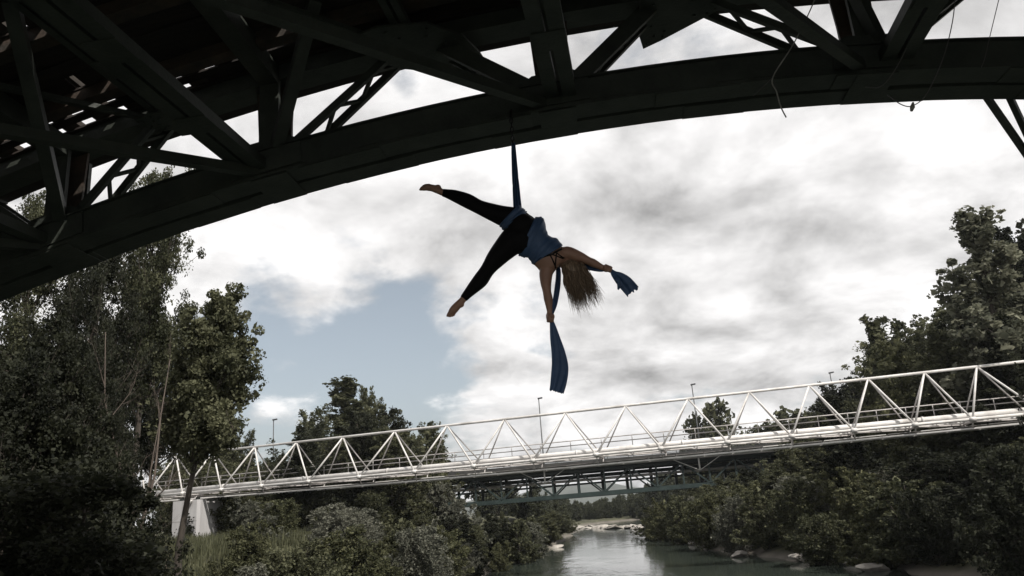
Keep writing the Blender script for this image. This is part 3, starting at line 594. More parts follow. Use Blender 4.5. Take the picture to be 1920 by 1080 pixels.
# ------------------------------------------------------------------ trees
def gen_tree(seed, H, R, base, shape, limbs, ls, nleaf, rise, sig, trunk_r, droop=0.0, sub=5, dead=False, stems=1):
    g = np.random.default_rng(seed); wood = MB(); cent = []; wts = []; sgs = []
    def env(t):
        if shape == 'poplar': return max(0.10, (math.sin(math.pi * min(1, (t * 0.80 + 0.16))) ** 0.7) * (1 - 0.45 * t))
        if shape == 'round': return max(0.15, math.sqrt(max(0.0, 1 - (2 * t * 0.95 - 0.85) ** 2)))
        if shape == 'bush': return max(0.25, math.sqrt(max(0.0, 1 - (t * 0.98) ** 2.2)))
        if shape == 'column': return max(0.12, (1 - t) ** 0.55 * (0.55 + 0.45 * min(1, t * 5)))
        return 1
    for sidx in range(stems):
        lean = g.normal(0, 0.04 if stems == 1 else (0.10 if stems == 2 else 0.2), 2); tp = []
        for i in range(7):
            f = i / 6; tp.append(np.array([lean[0] * H * f + g.normal(0, 0.012) * H * (i > 0), lean[1] * H * f + g.normal(0, 0.012) * H * (i > 0), H * 0.93 * f - (0.15 if i == 0 else 0)]))
        wood.tube(tp, [trunk_r * (1.25 - 1.12 * (i / 6) ** 0.8) for i in range(7)], 7)
        def tpos(h):
            f = np.clip(h / (H * 0.93), 0, 1) * 6; i = int(min(5, f)); return tp[i] + (tp[i + 1] - tp[i]) * (f - i)
        nl = limbs // stems
        for i in range(nl):
            t = ((i + g.random()) / nl) ** 1.15; h = H * (base + (0.97 - base) * t); az = i * 2.39996 + g.normal(0, 0.5) + sidx
            L = R * max(env(t), 0.42) * g.uniform(0.55, 1.2); el = rise * g.uniform(0.55, 1.25) * (1 - t) + g.uniform(0.85, 1.35) * t ** 1.3
            d = np.array([math.cos(az) * math.cos(el), math.sin(az) * math.cos(el), math.sin(el)]); p = tpos(max(0.02, h - L * math.sin(el) * 0.55)); P = [p]
            for k in range(4):
                d = nrm(d + np.array([0, 0, 0.12 - droop * (k + 1) * 0.25]) + g.normal(0, 0.12, 3)); p = p + d * L / 4; P.append(p)
            r0 = trunk_r * (0.42 - 0.25 * t); wood.tube(P, [r0, r0 * 0.8, r0 * 0.6, r0 * 0.4, r0 * 0.15], 5, False)
            for k in (1, 2, 3, 4): cent.append(P[k] + g.normal(0, 0.03, 3) * R); wts.append((0.5 + 0.2 * k) * (1.1 - 0.75 * t)); sgs.append(1.1 - 0.45 * t)
            for j in range(sub):
                f = g.uniform(0.3, 1.0) * 4; k = int(min(3, f)); q = P[k] + (P[k + 1] - P[k]) * (f - k)
                d2 = nrm(nrm(P[k + 1] - P[k]) * 0.6 + g.normal(0, 0.6, 3) + np.array([0, 0, 0.25 - droop])); l2 = L * g.uniform(0.2, 0.5)
                Q = [q, q + d2 * l2 * 0.5, q + nrm(d2 + np.array([0, 0, 0.25 - droop])) * l2]
                wood.tube(Q, [r0 * 0.35, r0 * 0.22, r0 * 0.08], 4, False); cent += [Q[1], Q[2]]; wts += [0.8 * (1.1 - 0.7 * t), 1.1 * (1.1 - 0.7 * t)]; sgs += [1.0 - 0.4 * t, 0.85 - 0.35 * t]
                if dead:
                    for _ in range(3):
                        d3 = nrm(d2 + g.normal(0, 0.6, 3)); wood.tube([Q[1], Q[1] + d3 * l2 * 0.8], [r0 * 0.2, r0 * 0.05], 3, False)
    tm = bpy.data.meshes.new('trunk'); tm.from_pydata(wood.v, [], wood.f); tm.update(); tm.polygons.foreach_set('use_smooth', [True] * len(tm.polygons))
    if nleaf == 0: return tm, None, H
    C = np.array(cent); w = np.array(wts) * g.uniform(0.35, 1.5, len(C)); w /= w.sum(); nC = len(C); ct = g.normal(0.42, 0.24, nC); cs = sig * g.uniform(0.55, 1.3, nC) * np.array(sgs)
    idx = g.choice(nC, nleaf, p=w); rr = g.normal(0, 1, (nleaf, 3)); rr *= (np.minimum(1.9, np.linalg.norm(rr, axis=1)) / np.linalg.norm(rr, axis=1))[:, None]
    P = C[idx] + rr * cs[idx][:, None] * np.array([1, 1, 0.8]); P = P[P[:, 2] > 0.02]; n = len(P); idx = idx[:n]
    nr = g.normal(0, 1, (n, 3)) + np.array([0, 0, 0.55]); nr /= np.linalg.norm(nr, axis=1)[:, None]
    a = g.normal(0, 1, (n, 3)); a -= nr * (a * nr).sum(1)[:, None]; a /= np.linalg.norm(a, axis=1)[:, None]; b = np.cross(nr, a)
    l = ls * np.exp(g.normal(0, 0.33, n))[:, None]; wd = l * g.uniform(0.28, 0.42, n)[:, None]
    V = np.empty((n, 4, 3)); V[:, 0] = P - a * l * 0.5; V[:, 1] = P + b * wd + nr * wd * 0.25; V[:, 2] = P + a * l * 0.5; V[:, 3] = P - b * wd + nr * wd * 0.25
    me = np_mesh('crown', V.reshape(-1, 3), np.arange(4 * n).reshape(-1, 4), [])
    tn = np.repeat(np.clip(ct[idx] + g.normal(0, 0.13, n), 0.02, 0.98), 4).astype(np.float32)
    at_ = me.attributes.new('tint', 'FLOAT', 'POINT'); at_.data.foreach_set('value', tn)
    return tm, me, H
PROTO = dict(
    near_a=gen_tree(1, 12, 3.4, 0.12, 'round', 44, 0.085, 85000, 0.6, 0.27, 0.19, sub=7),
    near_t=gen_tree(15, 12, 3.4, 0.42, 'round', 44, 0.085, 70000, 0.7, 0.25, 0.17, sub=7),
    near_p=gen_tree(2, 9, 2.1, 0.56, 'poplar', 46, 0.085, 62000, 0.8, 0.15, 0.12, sub=8),
    near_b=gen_tree(3, 4.5, 2.0, 0.03, 'bush', 36, 0.055, 62000, 0.6, 0.22, 0.06, stems=3),
    mid_p=gen_tree(4, 12, 2.9, 0.08, 'poplar', 46, 0.17, 30000, 0.85, 0.20, 0.17, sub=8),
    mid_r=gen_tree(5, 11, 3.9, 0.12, 'round', 44, 0.17, 32000, 0.55, 0.28, 0.18, sub=7),
    mid_r2=gen_tree(6, 10, 3.6, 0.08, 'round', 40, 0.17, 28000, 0.7, 0.25, 0.16, stems=2, sub=7),
    mid_c=gen_tree(7, 11, 1.7, 0.06, 'column', 44, 0.16, 20000, 0.95, 0.2, 0.13, sub=7),
    bush_a=gen_tree(8, 4, 2.3, 0.03, 'bush', 40, 0.12, 20000, 0.6, 0.20, 0.05, stems=4, sub=6),
    bush_b=gen_tree(9, 4, 2.1, 0.03, 'bush', 36, 0.12, 19000, 0.9, 0.17, 0.05, stems=4, sub=6),
    willow=gen_tree(10, 4, 2.2, 0.03, 'bush', 44, 0.13, 18000, 0.95, 0.13, 0.05, stems=5, droop=0.3, sub=6),
    far_r=gen_tree(12, 10, 4.2, 0.05, 'round', 24, 0.42, 5200, 0.5, 0.55, 0.18),
    far_p=gen_tree(13, 12, 3.0, 0.05, 'poplar', 24, 0.40, 4800, 0.7, 0.5, 0.16),
    dead=gen_tree(14, 4.5, 1.3, 0.25, 'column', 20, 0.1, 0, 0.9, 0.2, 0.035, dead=True, stems=3),
)
def plant(proto, leaf, px, py, Y, wf=1.0, label='', group=None, name='tree', cat='tree', X=None, rot=None, base=None, hmin=0.3):
    """tree at distance Y whose top shows at (px, py) of the photograph; foot on the ground"""
    P = at(px, py, Y); x = P[0]; gz = float(ground_z(x, Y)) if base is None else base; gz = max(gz, -0.2)
    tm, cm, H = PROTO[proto]; h = max(hmin, P[2] - gz); sc = h / H
    r = thing(name, (x, Y, gz - 0.05), label, cat, group); r.rotation_euler = (0, 0, rnd.uniform(0, 6.28) if rot is None else rot); r.scale = (sc * wf, sc * wf, sc)
    o = bpy.data.objects.new('trunk', tm); col.objects.link(o); o.parent = r
    if not tm.materials: tm.materials.append(M['bark'] if proto != 'dead' else M['twig'])
    if cm is not None:
        c = bpy.data.objects.new('crown', cm); col.objects.link(c); c.parent = r
        if not cm.materials: cm.materials.append(None)
        c.material_slots[0].link = 'OBJECT'; c.material_slots[0].material = M[leaf]
    return r
A_ = plant
# left bank, close
A_('near_p', 'leaf_a', 328, 556, 21, 0.90, 'leaning poplar with spiky side shoots at the river edge of the left grove', name='poplar_tree', rot=0.0).rotation_euler = (0, math.radians(8), 0)
A_('near_t', 'leaf_a', 270, 330, 25, 0.62, 'tall pale leaved tree showing through the arch bridge lattice', name='broadleaf_tree')
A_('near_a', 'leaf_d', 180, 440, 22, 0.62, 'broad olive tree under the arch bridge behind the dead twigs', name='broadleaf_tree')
A_('near_a', 'leaf_a', 70, 375, 22, 0.7, 'leafy tree seen through the lowest lattice panel of the arch bridge', name='broadleaf_tree')
A_('near_t', 'leaf_d', 285, 640, 34, 0.75, 'dark tree filling the gap behind the leaning poplar', name='broadleaf_tree')
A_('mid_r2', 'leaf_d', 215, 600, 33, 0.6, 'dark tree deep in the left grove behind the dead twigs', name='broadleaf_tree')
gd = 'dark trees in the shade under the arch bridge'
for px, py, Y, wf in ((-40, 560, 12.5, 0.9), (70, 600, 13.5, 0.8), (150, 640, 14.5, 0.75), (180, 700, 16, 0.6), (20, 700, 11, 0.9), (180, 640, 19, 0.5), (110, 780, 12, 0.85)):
    A_('near_a' if py < 720 else 'near_b', 'leaf_d', px, py, Y, wf, 'dark shaded tree standing close under the arch bridge on the left bank', gd, name='shaded_tree')  # shade under the arch deepened by the near-black leaf colour
A_('dead', None, 262, 600, 15.5, 0.8, 'dead brown leafless shrub with tangled twigs in front of the left grove', name='dead_shrub', cat='shrub')
A_('dead', None, 215, 700, 13.5, 0.7, 'thin bare stems leaning among the dark trees of the left bank', name='dead_shrub', cat='shrub')
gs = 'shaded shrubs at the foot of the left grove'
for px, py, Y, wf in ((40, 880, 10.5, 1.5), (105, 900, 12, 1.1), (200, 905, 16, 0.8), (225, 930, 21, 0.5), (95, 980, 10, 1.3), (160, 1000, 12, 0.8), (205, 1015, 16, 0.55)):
    A_('near_b', 'leaf_d', px, py, Y, wf, 'low dark shrub at the foot of the shaded left grove', gs, name='shrub', cat='shrub')  # grove's shade carried by the dark leaf colour here too
# behind the white footbridge on the left
A_('mid_p', 'leaf_a', 655, 706, 64, 1.75, 'tallest bushy tree behind the left half of the footbridge', name='poplar_tree')
A_('mid_r', 'leaf_a', 698, 736, 66, 0.68, 'rounded tree leaning against the tallest tree behind the footbridge', name='broadleaf_tree')
A_('mid_r2', 'leaf_a', 603, 765, 62, 0.75, 'lower full tree on the pier side of the tallest tree', name='broadleaf_tree')
A_('mid_r', 'leaf_g', 800, 797, 70, 1.15, 'small tree at the river end of the trees behind the footbridge', name='broadleaf_tree')
A_('mid_r2', 'leaf_a', 448, 806, 62, 0.6, 'small dark tree behind the footbridge next to the first street lamp', name='broadleaf_tree')
A_('mid_p', 'leaf_a', 405, 822, 58, 0.6, 'dark tree behind the pier and the footbridge end', name='poplar_tree')
gv = 'trees lining the left river bank toward the valley'
for px, py, Y, wf, pr in ((895, 956, 70, 0.9, 'mid_r2'), (940, 958, 76, 0.9, 'mid_r'), (980, 935, 88, 1.0, 'far_r'), (1010, 930, 98, 1.0, 'far_r'), (1035, 935, 106, 1.0, 'far_p'), (1055, 948, 118, 1.0, 'far_r'), (960, 900, 104, 0.9, 'far_p'), (1000, 905, 118, 0.9, 'far_r'), (900, 880, 110, 1, 'far_r')):
    A_(pr, 'leaf_a' if Y < 80 else 'leaf_f', px, py, Y, wf, 'bank tree beyond the green bridge on the left side of the river', gv, name='bank_tree')
# left bank bushes in front
gb = 'scrub on the left bank below the footbridge'
for px, py, Y, wf, pr, lf in ((430, 925, 52, 1.2, 'bush_a', 'leaf_g'), (500, 925, 54, 1.3, 'bush_b', 'leaf_g'), (570, 935, 50, 1.3, 'bush_a', 'leaf_a'), (690, 930, 50, 1.3, 'bush_a', 'leaf_a'), (770, 925, 52, 1.2, 'bush_b', 'leaf_g'), (730, 960, 47, 1.2, 'bush_a', 'leaf_g'),
                               (880, 985, 52, 1.3, 'bush_b', 'leaf_a'), (930, 985, 58, 1.4, 'bush_a', 'leaf_d'), (975, 975, 66, 1.4, 'bush_b', 'leaf_a'), (1010, 972, 76, 1.3, 'bush_a', 'leaf_d'), (1040, 968, 88, 1.4, 'bush_b', 'leaf_a'), (1060, 972, 102, 1.5, 'bush_a', 'leaf_a'),
                               (540, 985, 42, 1.2, 'bush_b', 'leaf_g'), (720, 1010, 40, 1.2, 'bush_a', 'leaf_g'), (470, 1000, 38, 1.2, 'bush_b', 'leaf_g'), (600, 1030, 35, 1.3, 'bush_a', 'leaf_g'), (690, 1055, 34, 1.3, 'bush_b', 'leaf_g'), (840, 1040, 44, 1.2, 'bush_b', 'leaf_d'), (890, 1030, 47, 1.2, 'bush_a', 'leaf_d'), (440, 1000, 41, 1.0, 'bush_b', 'leaf_a'), (345, 1028, 34, 1.3, 'bush_a', 'leaf_d'), (395, 1026, 33, 1.3, 'bush_b', 'leaf_a'), (430, 1055, 28, 1.2, 'bush_b', 'leaf_g'), (510, 1060, 30, 1.2, 'bush_a', 'leaf_g')):
    A_(pr, lf, px, py, Y, wf, 'leafy scrub bush on the left bank below the footbridge', gb, name='bush', cat='bush')
gw = 'silvery willow bushes on the left bank'
for px, py, Y, wf in ((640, 972, 41, 1.05), (790, 985, 43, 1.0), (830, 905, 58, 1.0), (860, 940, 54, 0.9)):
    A_('willow', 'leaf_w', px, py, Y, wf, 'silvery grey willow bush on the left bank', gw, name='willow_bush', cat='bush')
# right bank
A_('mid_p', 'leaf_p', 1825, 405, 41, 1.35, 'tallest pale poplar rising over the footbridge end on the right bank', name='poplar_tree', rot=1.0)
A_('mid_r', 'leaf_d', 1925, 435, 47, 0.95, 'dark tree crown behind the tallest poplar on the right bank', name='broadleaf_tree')
A_('mid_c', 'leaf_a', 1632, 586, 56, 1.3, 'narrow upright tree at the river end of the right slope skyline', name='columnar_tree')
A_('mid_r2', 'leaf_a', 1700, 600, 54, 1.05, 'ragged tree between the narrow upright tree and the tallest poplar', name='broadleaf_tree')
A_('mid_r', 'leaf_a', 1755, 575, 50, 1.0, 'full tree leaning into the tallest poplar from its river side', name='broadleaf_tree')
A_('far_r', 'leaf_a', 1342, 757, 112, 0.8, 'small lone twin-crowned tree beyond the road bridge', name='broadleaf_tree')
A_('far_r', 'leaf_a', 1298, 785, 114, 0.75, 'smaller lower crown beside the lone tree beyond the road bridge', name='broadleaf_tree')
gr = 'trees climbing the right slope'
for px, py, Y, wf, pr in ((1590, 712, 66, 1.0, 'mid_r2'), (1540, 748, 76, 1.2, 'mid_r'), (1480, 772, 96, 1.2, 'far_r'), (1430, 797, 108, 1.2, 'far_r'), (1660, 650, 58, 1.1, 'mid_r'), (1720, 640, 52, 1.1, 'mid_r2'), (1800, 560, 46, 1.0, 'mid_r'), (1890, 520, 44, 1.0, 'mid_r2'), (1930, 500, 50, 1.0, 'mid_r'), (1985, 470, 46, 1.0, 'mid_p')):
    A_(pr, 'leaf_a' if (px // 10) % 3 else 'leaf_d', px, py, Y, wf, 'leafy tree on the skyline of the wooded right slope', gr, name='slope_tree')
def proj(p): v = np.asarray(p) - CAM; return 960 + FPX * (v @ RT) / (v @ FW), 540 - FPX * (v @ UP) / (v @ FW)
def fill(seed, y0, y1, side, d0, d1, step, hr, sky, protos, leaves, label, group, name, cat, wr=(0.9, 1.3), xlim=(-60, 1990)):
    g = np.random.default_rng(seed); SX, SY = zip(*sky)
    for y in np.arange(y0, y1, step):
        for d in np.arange(d0, d1, step):
            yy = y + g.uniform(-0.45, 0.45) * step; dd = d + g.uniform(-0.45, 0.45) * step
            x = np.interp(yy, RY, RXR) + dd if side > 0 else np.interp(yy, RY, RXL) - dd
            gz = float(ground_z(x, yy)); pr = protos[g.integers(len(protos))]; tm, cm, H = PROTO[pr]; h = g.uniform(*hr); lf = leaves[g.integers(len(leaves))]; wf = g.uniform(*wr)
            px, py = proj((x, yy, gz + h))
            if not (xlim[0] < px < xlim[1]) or abs(x * FV[0] + (yy) * FV[1] - FA @ FV - 0.95) < 1.6 and gz + h > ZB - 0.6: continue
            lim = np.interp(px, SX, SY) + 6
            if 225 < px < 445 and yy < 50 and side < 0: continue            # open ground in front of the pier
            if side < 0 and 820 < px < 1000 and yy < 79: lim = max(lim, 958)
            if (x - FA[0]) * FV[0] + (yy - FA[1]) * FV[1] < 2.5: lim = max(lim, np.interp(px, (300, 900, 1200, 1480, 1920), (930, 925, 905, 865, 800)))
            if py < lim:
                h2 = h - (lim - py) * yy / FPX * 1.05
                if h2 < 0.45 * hr[0]: continue
                wf *= min(1.5, (h / h2) ** 0.6); h = h2
            if side > 0 and px > 1690 and py > 760: lf = 'leaf_d'; pr = pr if pr != 'willow' else 'bush_b'; tm, cm, H = PROTO[pr]  # shade at the wood's foot put into the leaf colour
            r = thing(name, (x, yy, max(gz, -0.2) - 0.06), label, cat, group); sc = h / H
            r.rotation_euler = (0, 0, g.uniform(0, 6.28)); r.scale = (sc * wf, sc * wf, sc)
            for nm, me in (('trunk', tm), ('crown', cm)):
                o = bpy.data.objects.new(nm, me); col.objects.link(o); o.parent = r
                if not me.materials: me.materials.append(M['bark'] if nm == 'trunk' else None)
                if nm == 'crown': o.material_slots[0].link = 'OBJECT'; o.material_slots[0].material = M[lf]
SKR = ((1200, 935), (1260, 925), (1330, 890), (1440, 860), (1480, 800), (1560, 730), (1610, 690), (1640, 640), (1760, 600), (1800, 480), (1990, 470))
fill(31, 30, 112, 1, 4.5, 26, 4.3, (5.5, 9.5), SKR, ['mid_r', 'mid_r2', 'mid_p', 'mid_r'], ['leaf_a', 'leaf_a', 'leaf_d', 'leaf_g'], 'leafy tree of the dense wood on the right bank', 'wood on the right bank', 'wood_tree', 'tree', (1.0, 1.4))
SKL = ((-100, 700), (330, 780), (400, 835), (495, 845), (530, 845), (548, 800), (600, 755), (660, 725), (728, 760), (738, 800), (765, 805), (830, 835), (850, 905), (960, 935), (1060, 950), (1100, 960))
fill(32, 50, 76, -1, 1.5, 30, 4.0, (5.0, 8.5), SKL, ['mid_r', 'mid_r2', 'mid_r'], ['leaf_a', 'leaf_d', 'leaf_a'], 'dense tree of the thicket below the left half of the footbridge', 'trees on the left bank beyond the footbridge', 'thicket_tree', 'tree', (1.0, 1.4))
SKB = ((-100, 860), (400, 925), (600, 940), (800, 960), (880, 985), (950, 985), (1080, 975))
fill(33, 26, 60, -1, 0.6, 17, 3.0, (1.6, 3.2), SKB, ['bush_a', 'bush_b', 'willow', 'bush_b'], ['leaf_g', 'leaf_g', 'leaf_a', 'leaf_w'], 'leafy scrub bush growing in the rough grass of the left bank', 'scrub in the rough grass of the left bank', 'bush', 'bush', (0.9, 1.3))
SKW = ((1200, 950), (1280, 935), (1400, 900), (1990, 830))
fill(34, 22, 96, 1, 0.7, 6.0, 2.3, (2.2, 4.2), SKW, ['bush_a', 'bush_b', 'willow', 'bush_b'], ['leaf_g', 'leaf_a', 'leaf_w', 'leaf_g'], 'leafy scrub bush at the foot of the right bank wood', 'scrub at the foot of the right bank wood', 'bush', 'bush', (0.9, 1.3))
gx = 'silvery willow bushes on the right bank'
for px, py, Y, wf in ((1450, 900, 58, 1.0), (1585, 905, 45, 1.0), (1500, 960, 47, 1.0)):
    A_('willow', 'leaf_w', px, py, Y, wf, 'silvery grey willow bush on the right bank', gx, name='willow_bush', cat='bush')
A_('near_a', 'leaf_d', 2090, 620, 29, 0.6, 'big dark tree on the river slope just outside the right end of the footbridge', name='broadleaf_tree')
A_('mid_r2', 'leaf_d', 1948, 640, 31.5, 0.5, 'dark slim tree whose twigs cross the right end of the footbridge', name='broadleaf_tree')
# the valley beyond
gf = 'trees of the far valley side'
g_ = np.random.default_rng(5)
FAR = []
for i in range(110):
    y = g_.uniform(112, 330); xr = np.interp(y, RY, RXR); x = xr + 2 + abs(g_.normal(0, 1)) * 30; FAR.append((x, y))
for i in range(110):
    y = g_.uniform(125, 330); xl = np.interp(y, RY, RXL); x = xl - 1 - abs(g_.normal(0, 1)) * 26; FAR.append((x, y))
for i in range(46): FAR.append((g_.uniform(4, 30), g_.uniform(157, 182)))
for i in range(110):
    y = g_.uniform(165, 235); FAR.append((g_.uniform(6, min(70, np.interp(y, RY, RXL) - 1)), y))
VX, VY = zip((900, 900), (1000, 928), (1060, 934), (1085, 941), (1105, 940), (1160, 930), (1200, 922), (1240, 895), (1330, 882), (1450, 800), (1900, 700))
for i, (x, y) in enumerate(FAR):
    tm, cm, H = PROTO['far_r' if i % 3 else 'far_p']; sc = g_.uniform(0.65, 1.1); gz = float(ground_z(x, y))
    px, py = proj((x, y, gz + sc * H)); over = np.interp(px, VX, VY) - py
    if over > 0: sc -= over * y / FPX / H * 1.05
    if sc < 0.12 or not (300 < px < 1950): continue
    r = thing('valley_tree', (x, y, float(ground_z(x, y)) - 0.1), 'far tree on the wooded valley side beyond the bridges', 'tree', gf)
    r.rotation_euler = (0, 0, g_.uniform(0, 6.28)); r.scale = (sc, sc, sc * g_.uniform(0.85, 1.15))
    for nm, me in (('trunk', tm), ('crown', cm)):
        o = bpy.data.objects.new(nm, me); col.objects.link(o); o.parent = r
        if nm == 'crown': o.material_slots[0].link = 'OBJECT'; o.material_slots[0].material = M['leaf_f']

# ------------------------------------------------------------------ rocks
def rock(px, py, z, L, wf, hf, seed, label, group):
    d = ray(px, py); P = CAM + d * ((z - CAM[2]) / d[2]); g = np.random.default_rng(seed)
    import bmesh
    bm = bmesh.new(); bmesh.ops.create_icosphere(bm, subdivisions=3, radius=0.5)
    pl = [(nrm(g.normal(0, 1, 3)), g.uniform(0.26, 0.40)) for _ in range(11)]
    for v in bm.verts:
        p = np.array(v.co)
        for n, dd in pl:
            e = p @ n - dd
            if e > 0: p = p - n * e * 0.92
        p = p * (1 + 0.05 * math.sin(p[0] * 23 + seed) * math.cos(p[1] * 19)); v.co = p * np.array([L, L * wf, L * hf])
    me = bpy.data.meshes.new('rock'); bm.to_mesh(me); bm.free(); me.materials.append(M['rock'])
    o = bpy.data.objects.new('rock', me); col.objects.link(o); o.location = (P[0], P[1], z + L * hf * 0.12); o.rotation_euler = (g.normal(0, 0.12), g.normal(0, 0.12), g.uniform(-0.6, 0.6))
    return tag(o, label, 'rock', group)
gl = 'pale rocks along the right waterline'
for i, (px, py, L, wf, hf) in enumerate(((1395, 1035, 1.7, 0.7, 0.45), (1385, 1042, 1.3, 0.8, 0.35), (1420, 1030, 1.0, 0.8, 0.5), (1515, 1050, 1.9, 0.7, 0.30), (1545, 1054, 1.6, 0.6, 0.32), (1575, 1048, 1.3, 0.7, 0.5), (1600, 1056, 1.1, 0.7, 0.4), (1640, 1068, 1.9, 0.6, 0.25), (1665, 1062, 1.0, 0.8, 0.35), (1240, 1012, 1.2, 0.7, 0.3), (1300, 1020, 0.9, 0.8, 0.5), (1720, 1066, 0.8, 0.8, 0.5), (1590, 1040, 0.9, 0.8, 0.6))):
    rock(px, py, 0.05, L, wf, hf, 20 + i, 'pale flat rock at the water edge of the right bank', gl)
for i, (px, py, L) in enumerate(((1030, 1026, 1.1), (1043, 1027, 1.5))):
    rock(px, py, 0.02, L, 0.6, 0.28, 60 + i, 'small pale rock standing in the water off the left bank', 'pale rocks in the water off the left bank')
gg = 'boulders of the far gravel bar'
for i in range(26):
    px = 1082 + i * 5.6 + rnd.uniform(-4, 4); py = 988 + rnd.uniform(-1.5, 3) + (4 if px > 1200 else 0)
    rock(px, py, 0.05, rnd.uniform(1.0, 3.0), rnd.uniform(0.7, 1.4), rnd.uniform(0.10, 0.28), 90 + i, 'pale boulder on the gravel bar where the river bends', gg)
# ivy on the pier
k = np.random.default_rng(3); n = 2600; uu = k.normal(0, 0.28, n) + 0.25; zz = 2.4 + abs(k.normal(0, 0.75, n)); pv = np.abs(k.normal(0, 0.07, n))
P = np.array([fw(pa + a, 0.95 - hw - 0.03 - b, z) for a, b, z in zip(uu, pv, zz)])
a = k.normal(0, 1, (n, 3)); a /= np.linalg.norm(a, axis=1)[:, None]; b = np.cross(a, k.normal(0, 1, (n, 3))); b /= np.linalg.norm(b, axis=1)[:, None]
V = np.stack([P - a * 0.07, P + b * 0.05, P + a * 0.07, P - b * 0.05], 1).reshape(-1, 3)
me = np_mesh('ivy', V - wloc(pier), np.arange(4 * n).reshape(-1, 4), [M['leaf_d']]); at_ = me.attributes.new('tint', 'FLOAT', 'POINT'); at_.data.foreach_set('value', np.full(4 * n, 0.4, np.float32))
o = bpy.data.objects.new('ivy', me); col.objects.link(o); o.parent = pier
# rough grass on the left bank
k = np.random.default_rng(8); n = 60000; gx_ = k.uniform(-24, 2, n); gy_ = k.uniform(22, 62, n); gz_ = ground_z(gx_, gy_); ok = gz_ > 0.5; gx_, gy_, gz_ = gx_[ok], gy_[ok], gz_[ok]; n = len(gx_)
h = k.uniform(0.25, 0.8, n); th = k.uniform(0, 6.28, n); w = k.uniform(0.02, 0.05, n); B = np.stack([gx_, gy_, gz_ - 0.03], 1); dx = np.stack([np.cos(th), np.sin(th), np.zeros(n)], 1)
tip = B + np.stack([k.normal(0, 0.2, n) * h, k.normal(0, 0.2, n) * h, h], 1)
V = np.stack([B - dx * w[:, None], B + dx * w[:, None], tip], 1).reshape(-1, 3)
me = np_mesh('grass', V, np.arange(3 * n).reshape(-1, 3), [M['leaf_a']]); at_ = me.attributes.new('tint', 'FLOAT', 'POINT'); at_.data.foreach_set('value', np.repeat(k.uniform(0.1, 0.8, n), 3).astype(np.float32))
o = bpy.data.objects.new('grass', me); col.objects.link(o); tag(o, 'rough olive grass covering the left bank', 'grass', kind='stuff')

# ------------------------------------------------------------------ aerialist
PD = 6.60; MPX = 0.00512            # metres per photograph pixel at the aerialist
def pp(x, y, dd=0.0): return onD(x, y, PD + dd)
def cr(P, n):
    P = [np.asarray(p, float) for p in P]; out = []
    for i in range(len(P) - 1):
        p0, p1, p2, p3 = P[max(i - 1, 0)], P[i], P[i + 1], P[min(i + 2, len(P) - 1)]
        for t in np.linspace(0, 1, n, endpoint=False): out.append(0.5 * (2 * p1 + (p2 - p0) * t + (2 * p0 - 5 * p1 + 4 * p2 - p3) * t * t + (3 * p1 - p0 - 3 * p2 + p3) * t ** 3))
    out.append(P[-1]); return out
VIEW = nrm(onD(1000, 460, PD) - CAM)
def limb(m, pts, grow=0.0, n=14, sub=5, flat=1.0, caps=True):
    """pts: (x, y, depth in m, radius in px); closed tapered tube with round ends"""
    Q = cr([np.array([*pp(x, y, dd), r * MPX]) for x, y, dd, r in pts], sub); C = [q[:3] for q in Q]; R_ = [q[3] + grow for q in Q]
    if caps:
        d0 = nrm(C[0] - C[1]); d1 = nrm(C[-1] - C[-2]); pre = [(C[0] + d0 * R_[0] * math.sin(a), R_[0] * math.cos(a)) for a in (1.45, 1.0, 0.5)]; post = [(C[-1] + d1 * R_[-1] * math.sin(a), R_[-1] * math.cos(a)) for a in (0.5, 1.0, 1.45)]
        C = [p for p, r in pre] + C + [p for p, r in post]; R_ = [r for p, r in pre] + R_ + [r for p, r in post]
    v = []; f = []
    for i, c in enumerate(C):
        d = nrm(C[min(i + 1, len(C) - 1)] - C[max(i - 1, 0)]); x = nrm(np.cross(d, VIEW)); y = np.cross(d, x)
        for k in range(n): a = 2 * math.pi * k / n; v.append(c + R_[i] * (math.cos(a) * x + flat * math.sin(a) * y))
    for i in range(len(C) - 1):
        for k in range(n): k2 = (k + 1) % n; f.append((i * n + k, i * n + k2, (i + 1) * n + k2, (i + 1) * n + k))
    f += [tuple(range(n - 1, -1, -1)), tuple((len(C) - 1) * n + k for k in range(n))]
    m.add(v, f)
def loft(m, secs, grow=0.0, n=28, sub=5, close=True, ripple=0.0):
    """secs: (x1, y1, x2, y2, half depth px, depth m): elliptical sections through two outline points"""
    Q = cr([np.concatenate([pp(a, b, dd), pp(c, d, dd), [h * MPX]]) for a, b, c, d, h, dd in secs], sub); v = []; f = []; K = len(Q)
    for i, q in enumerate(Q):
        A, B, h = q[:3], q[3:6], q[6]; c = (A + B) / 2; x = (A - B) / 2; L = np.linalg.norm(x); x = x / L; y = nrm(VIEW - x * (VIEW @ x))
        for k in range(n):
            a = 2 * math.pi * k / n; rp = ripple * (math.sin(5 * a + i * 0.42) * 0.6 + math.sin(3 * a - i * 0.7 + 1) * 0.5 + math.sin(i * 1.15 + 1.5 * math.sin(2 * a)) * 0.8)
            v.append(c + (L + grow + rp) * math.cos(a) * x + (h + grow + rp) * math.sin(a) * y)
    for i in range(K - 1):
        for k in range(n): k2 = (k + 1) % n; f.append((i * n + k, i * n + k2, (i + 1) * n + k2, (i + 1) * n + k))
    if close: f += [tuple(range(n - 1, -1, -1)), tuple((K - 1) * n + k for k in range(n))]
    m.add(v, f)
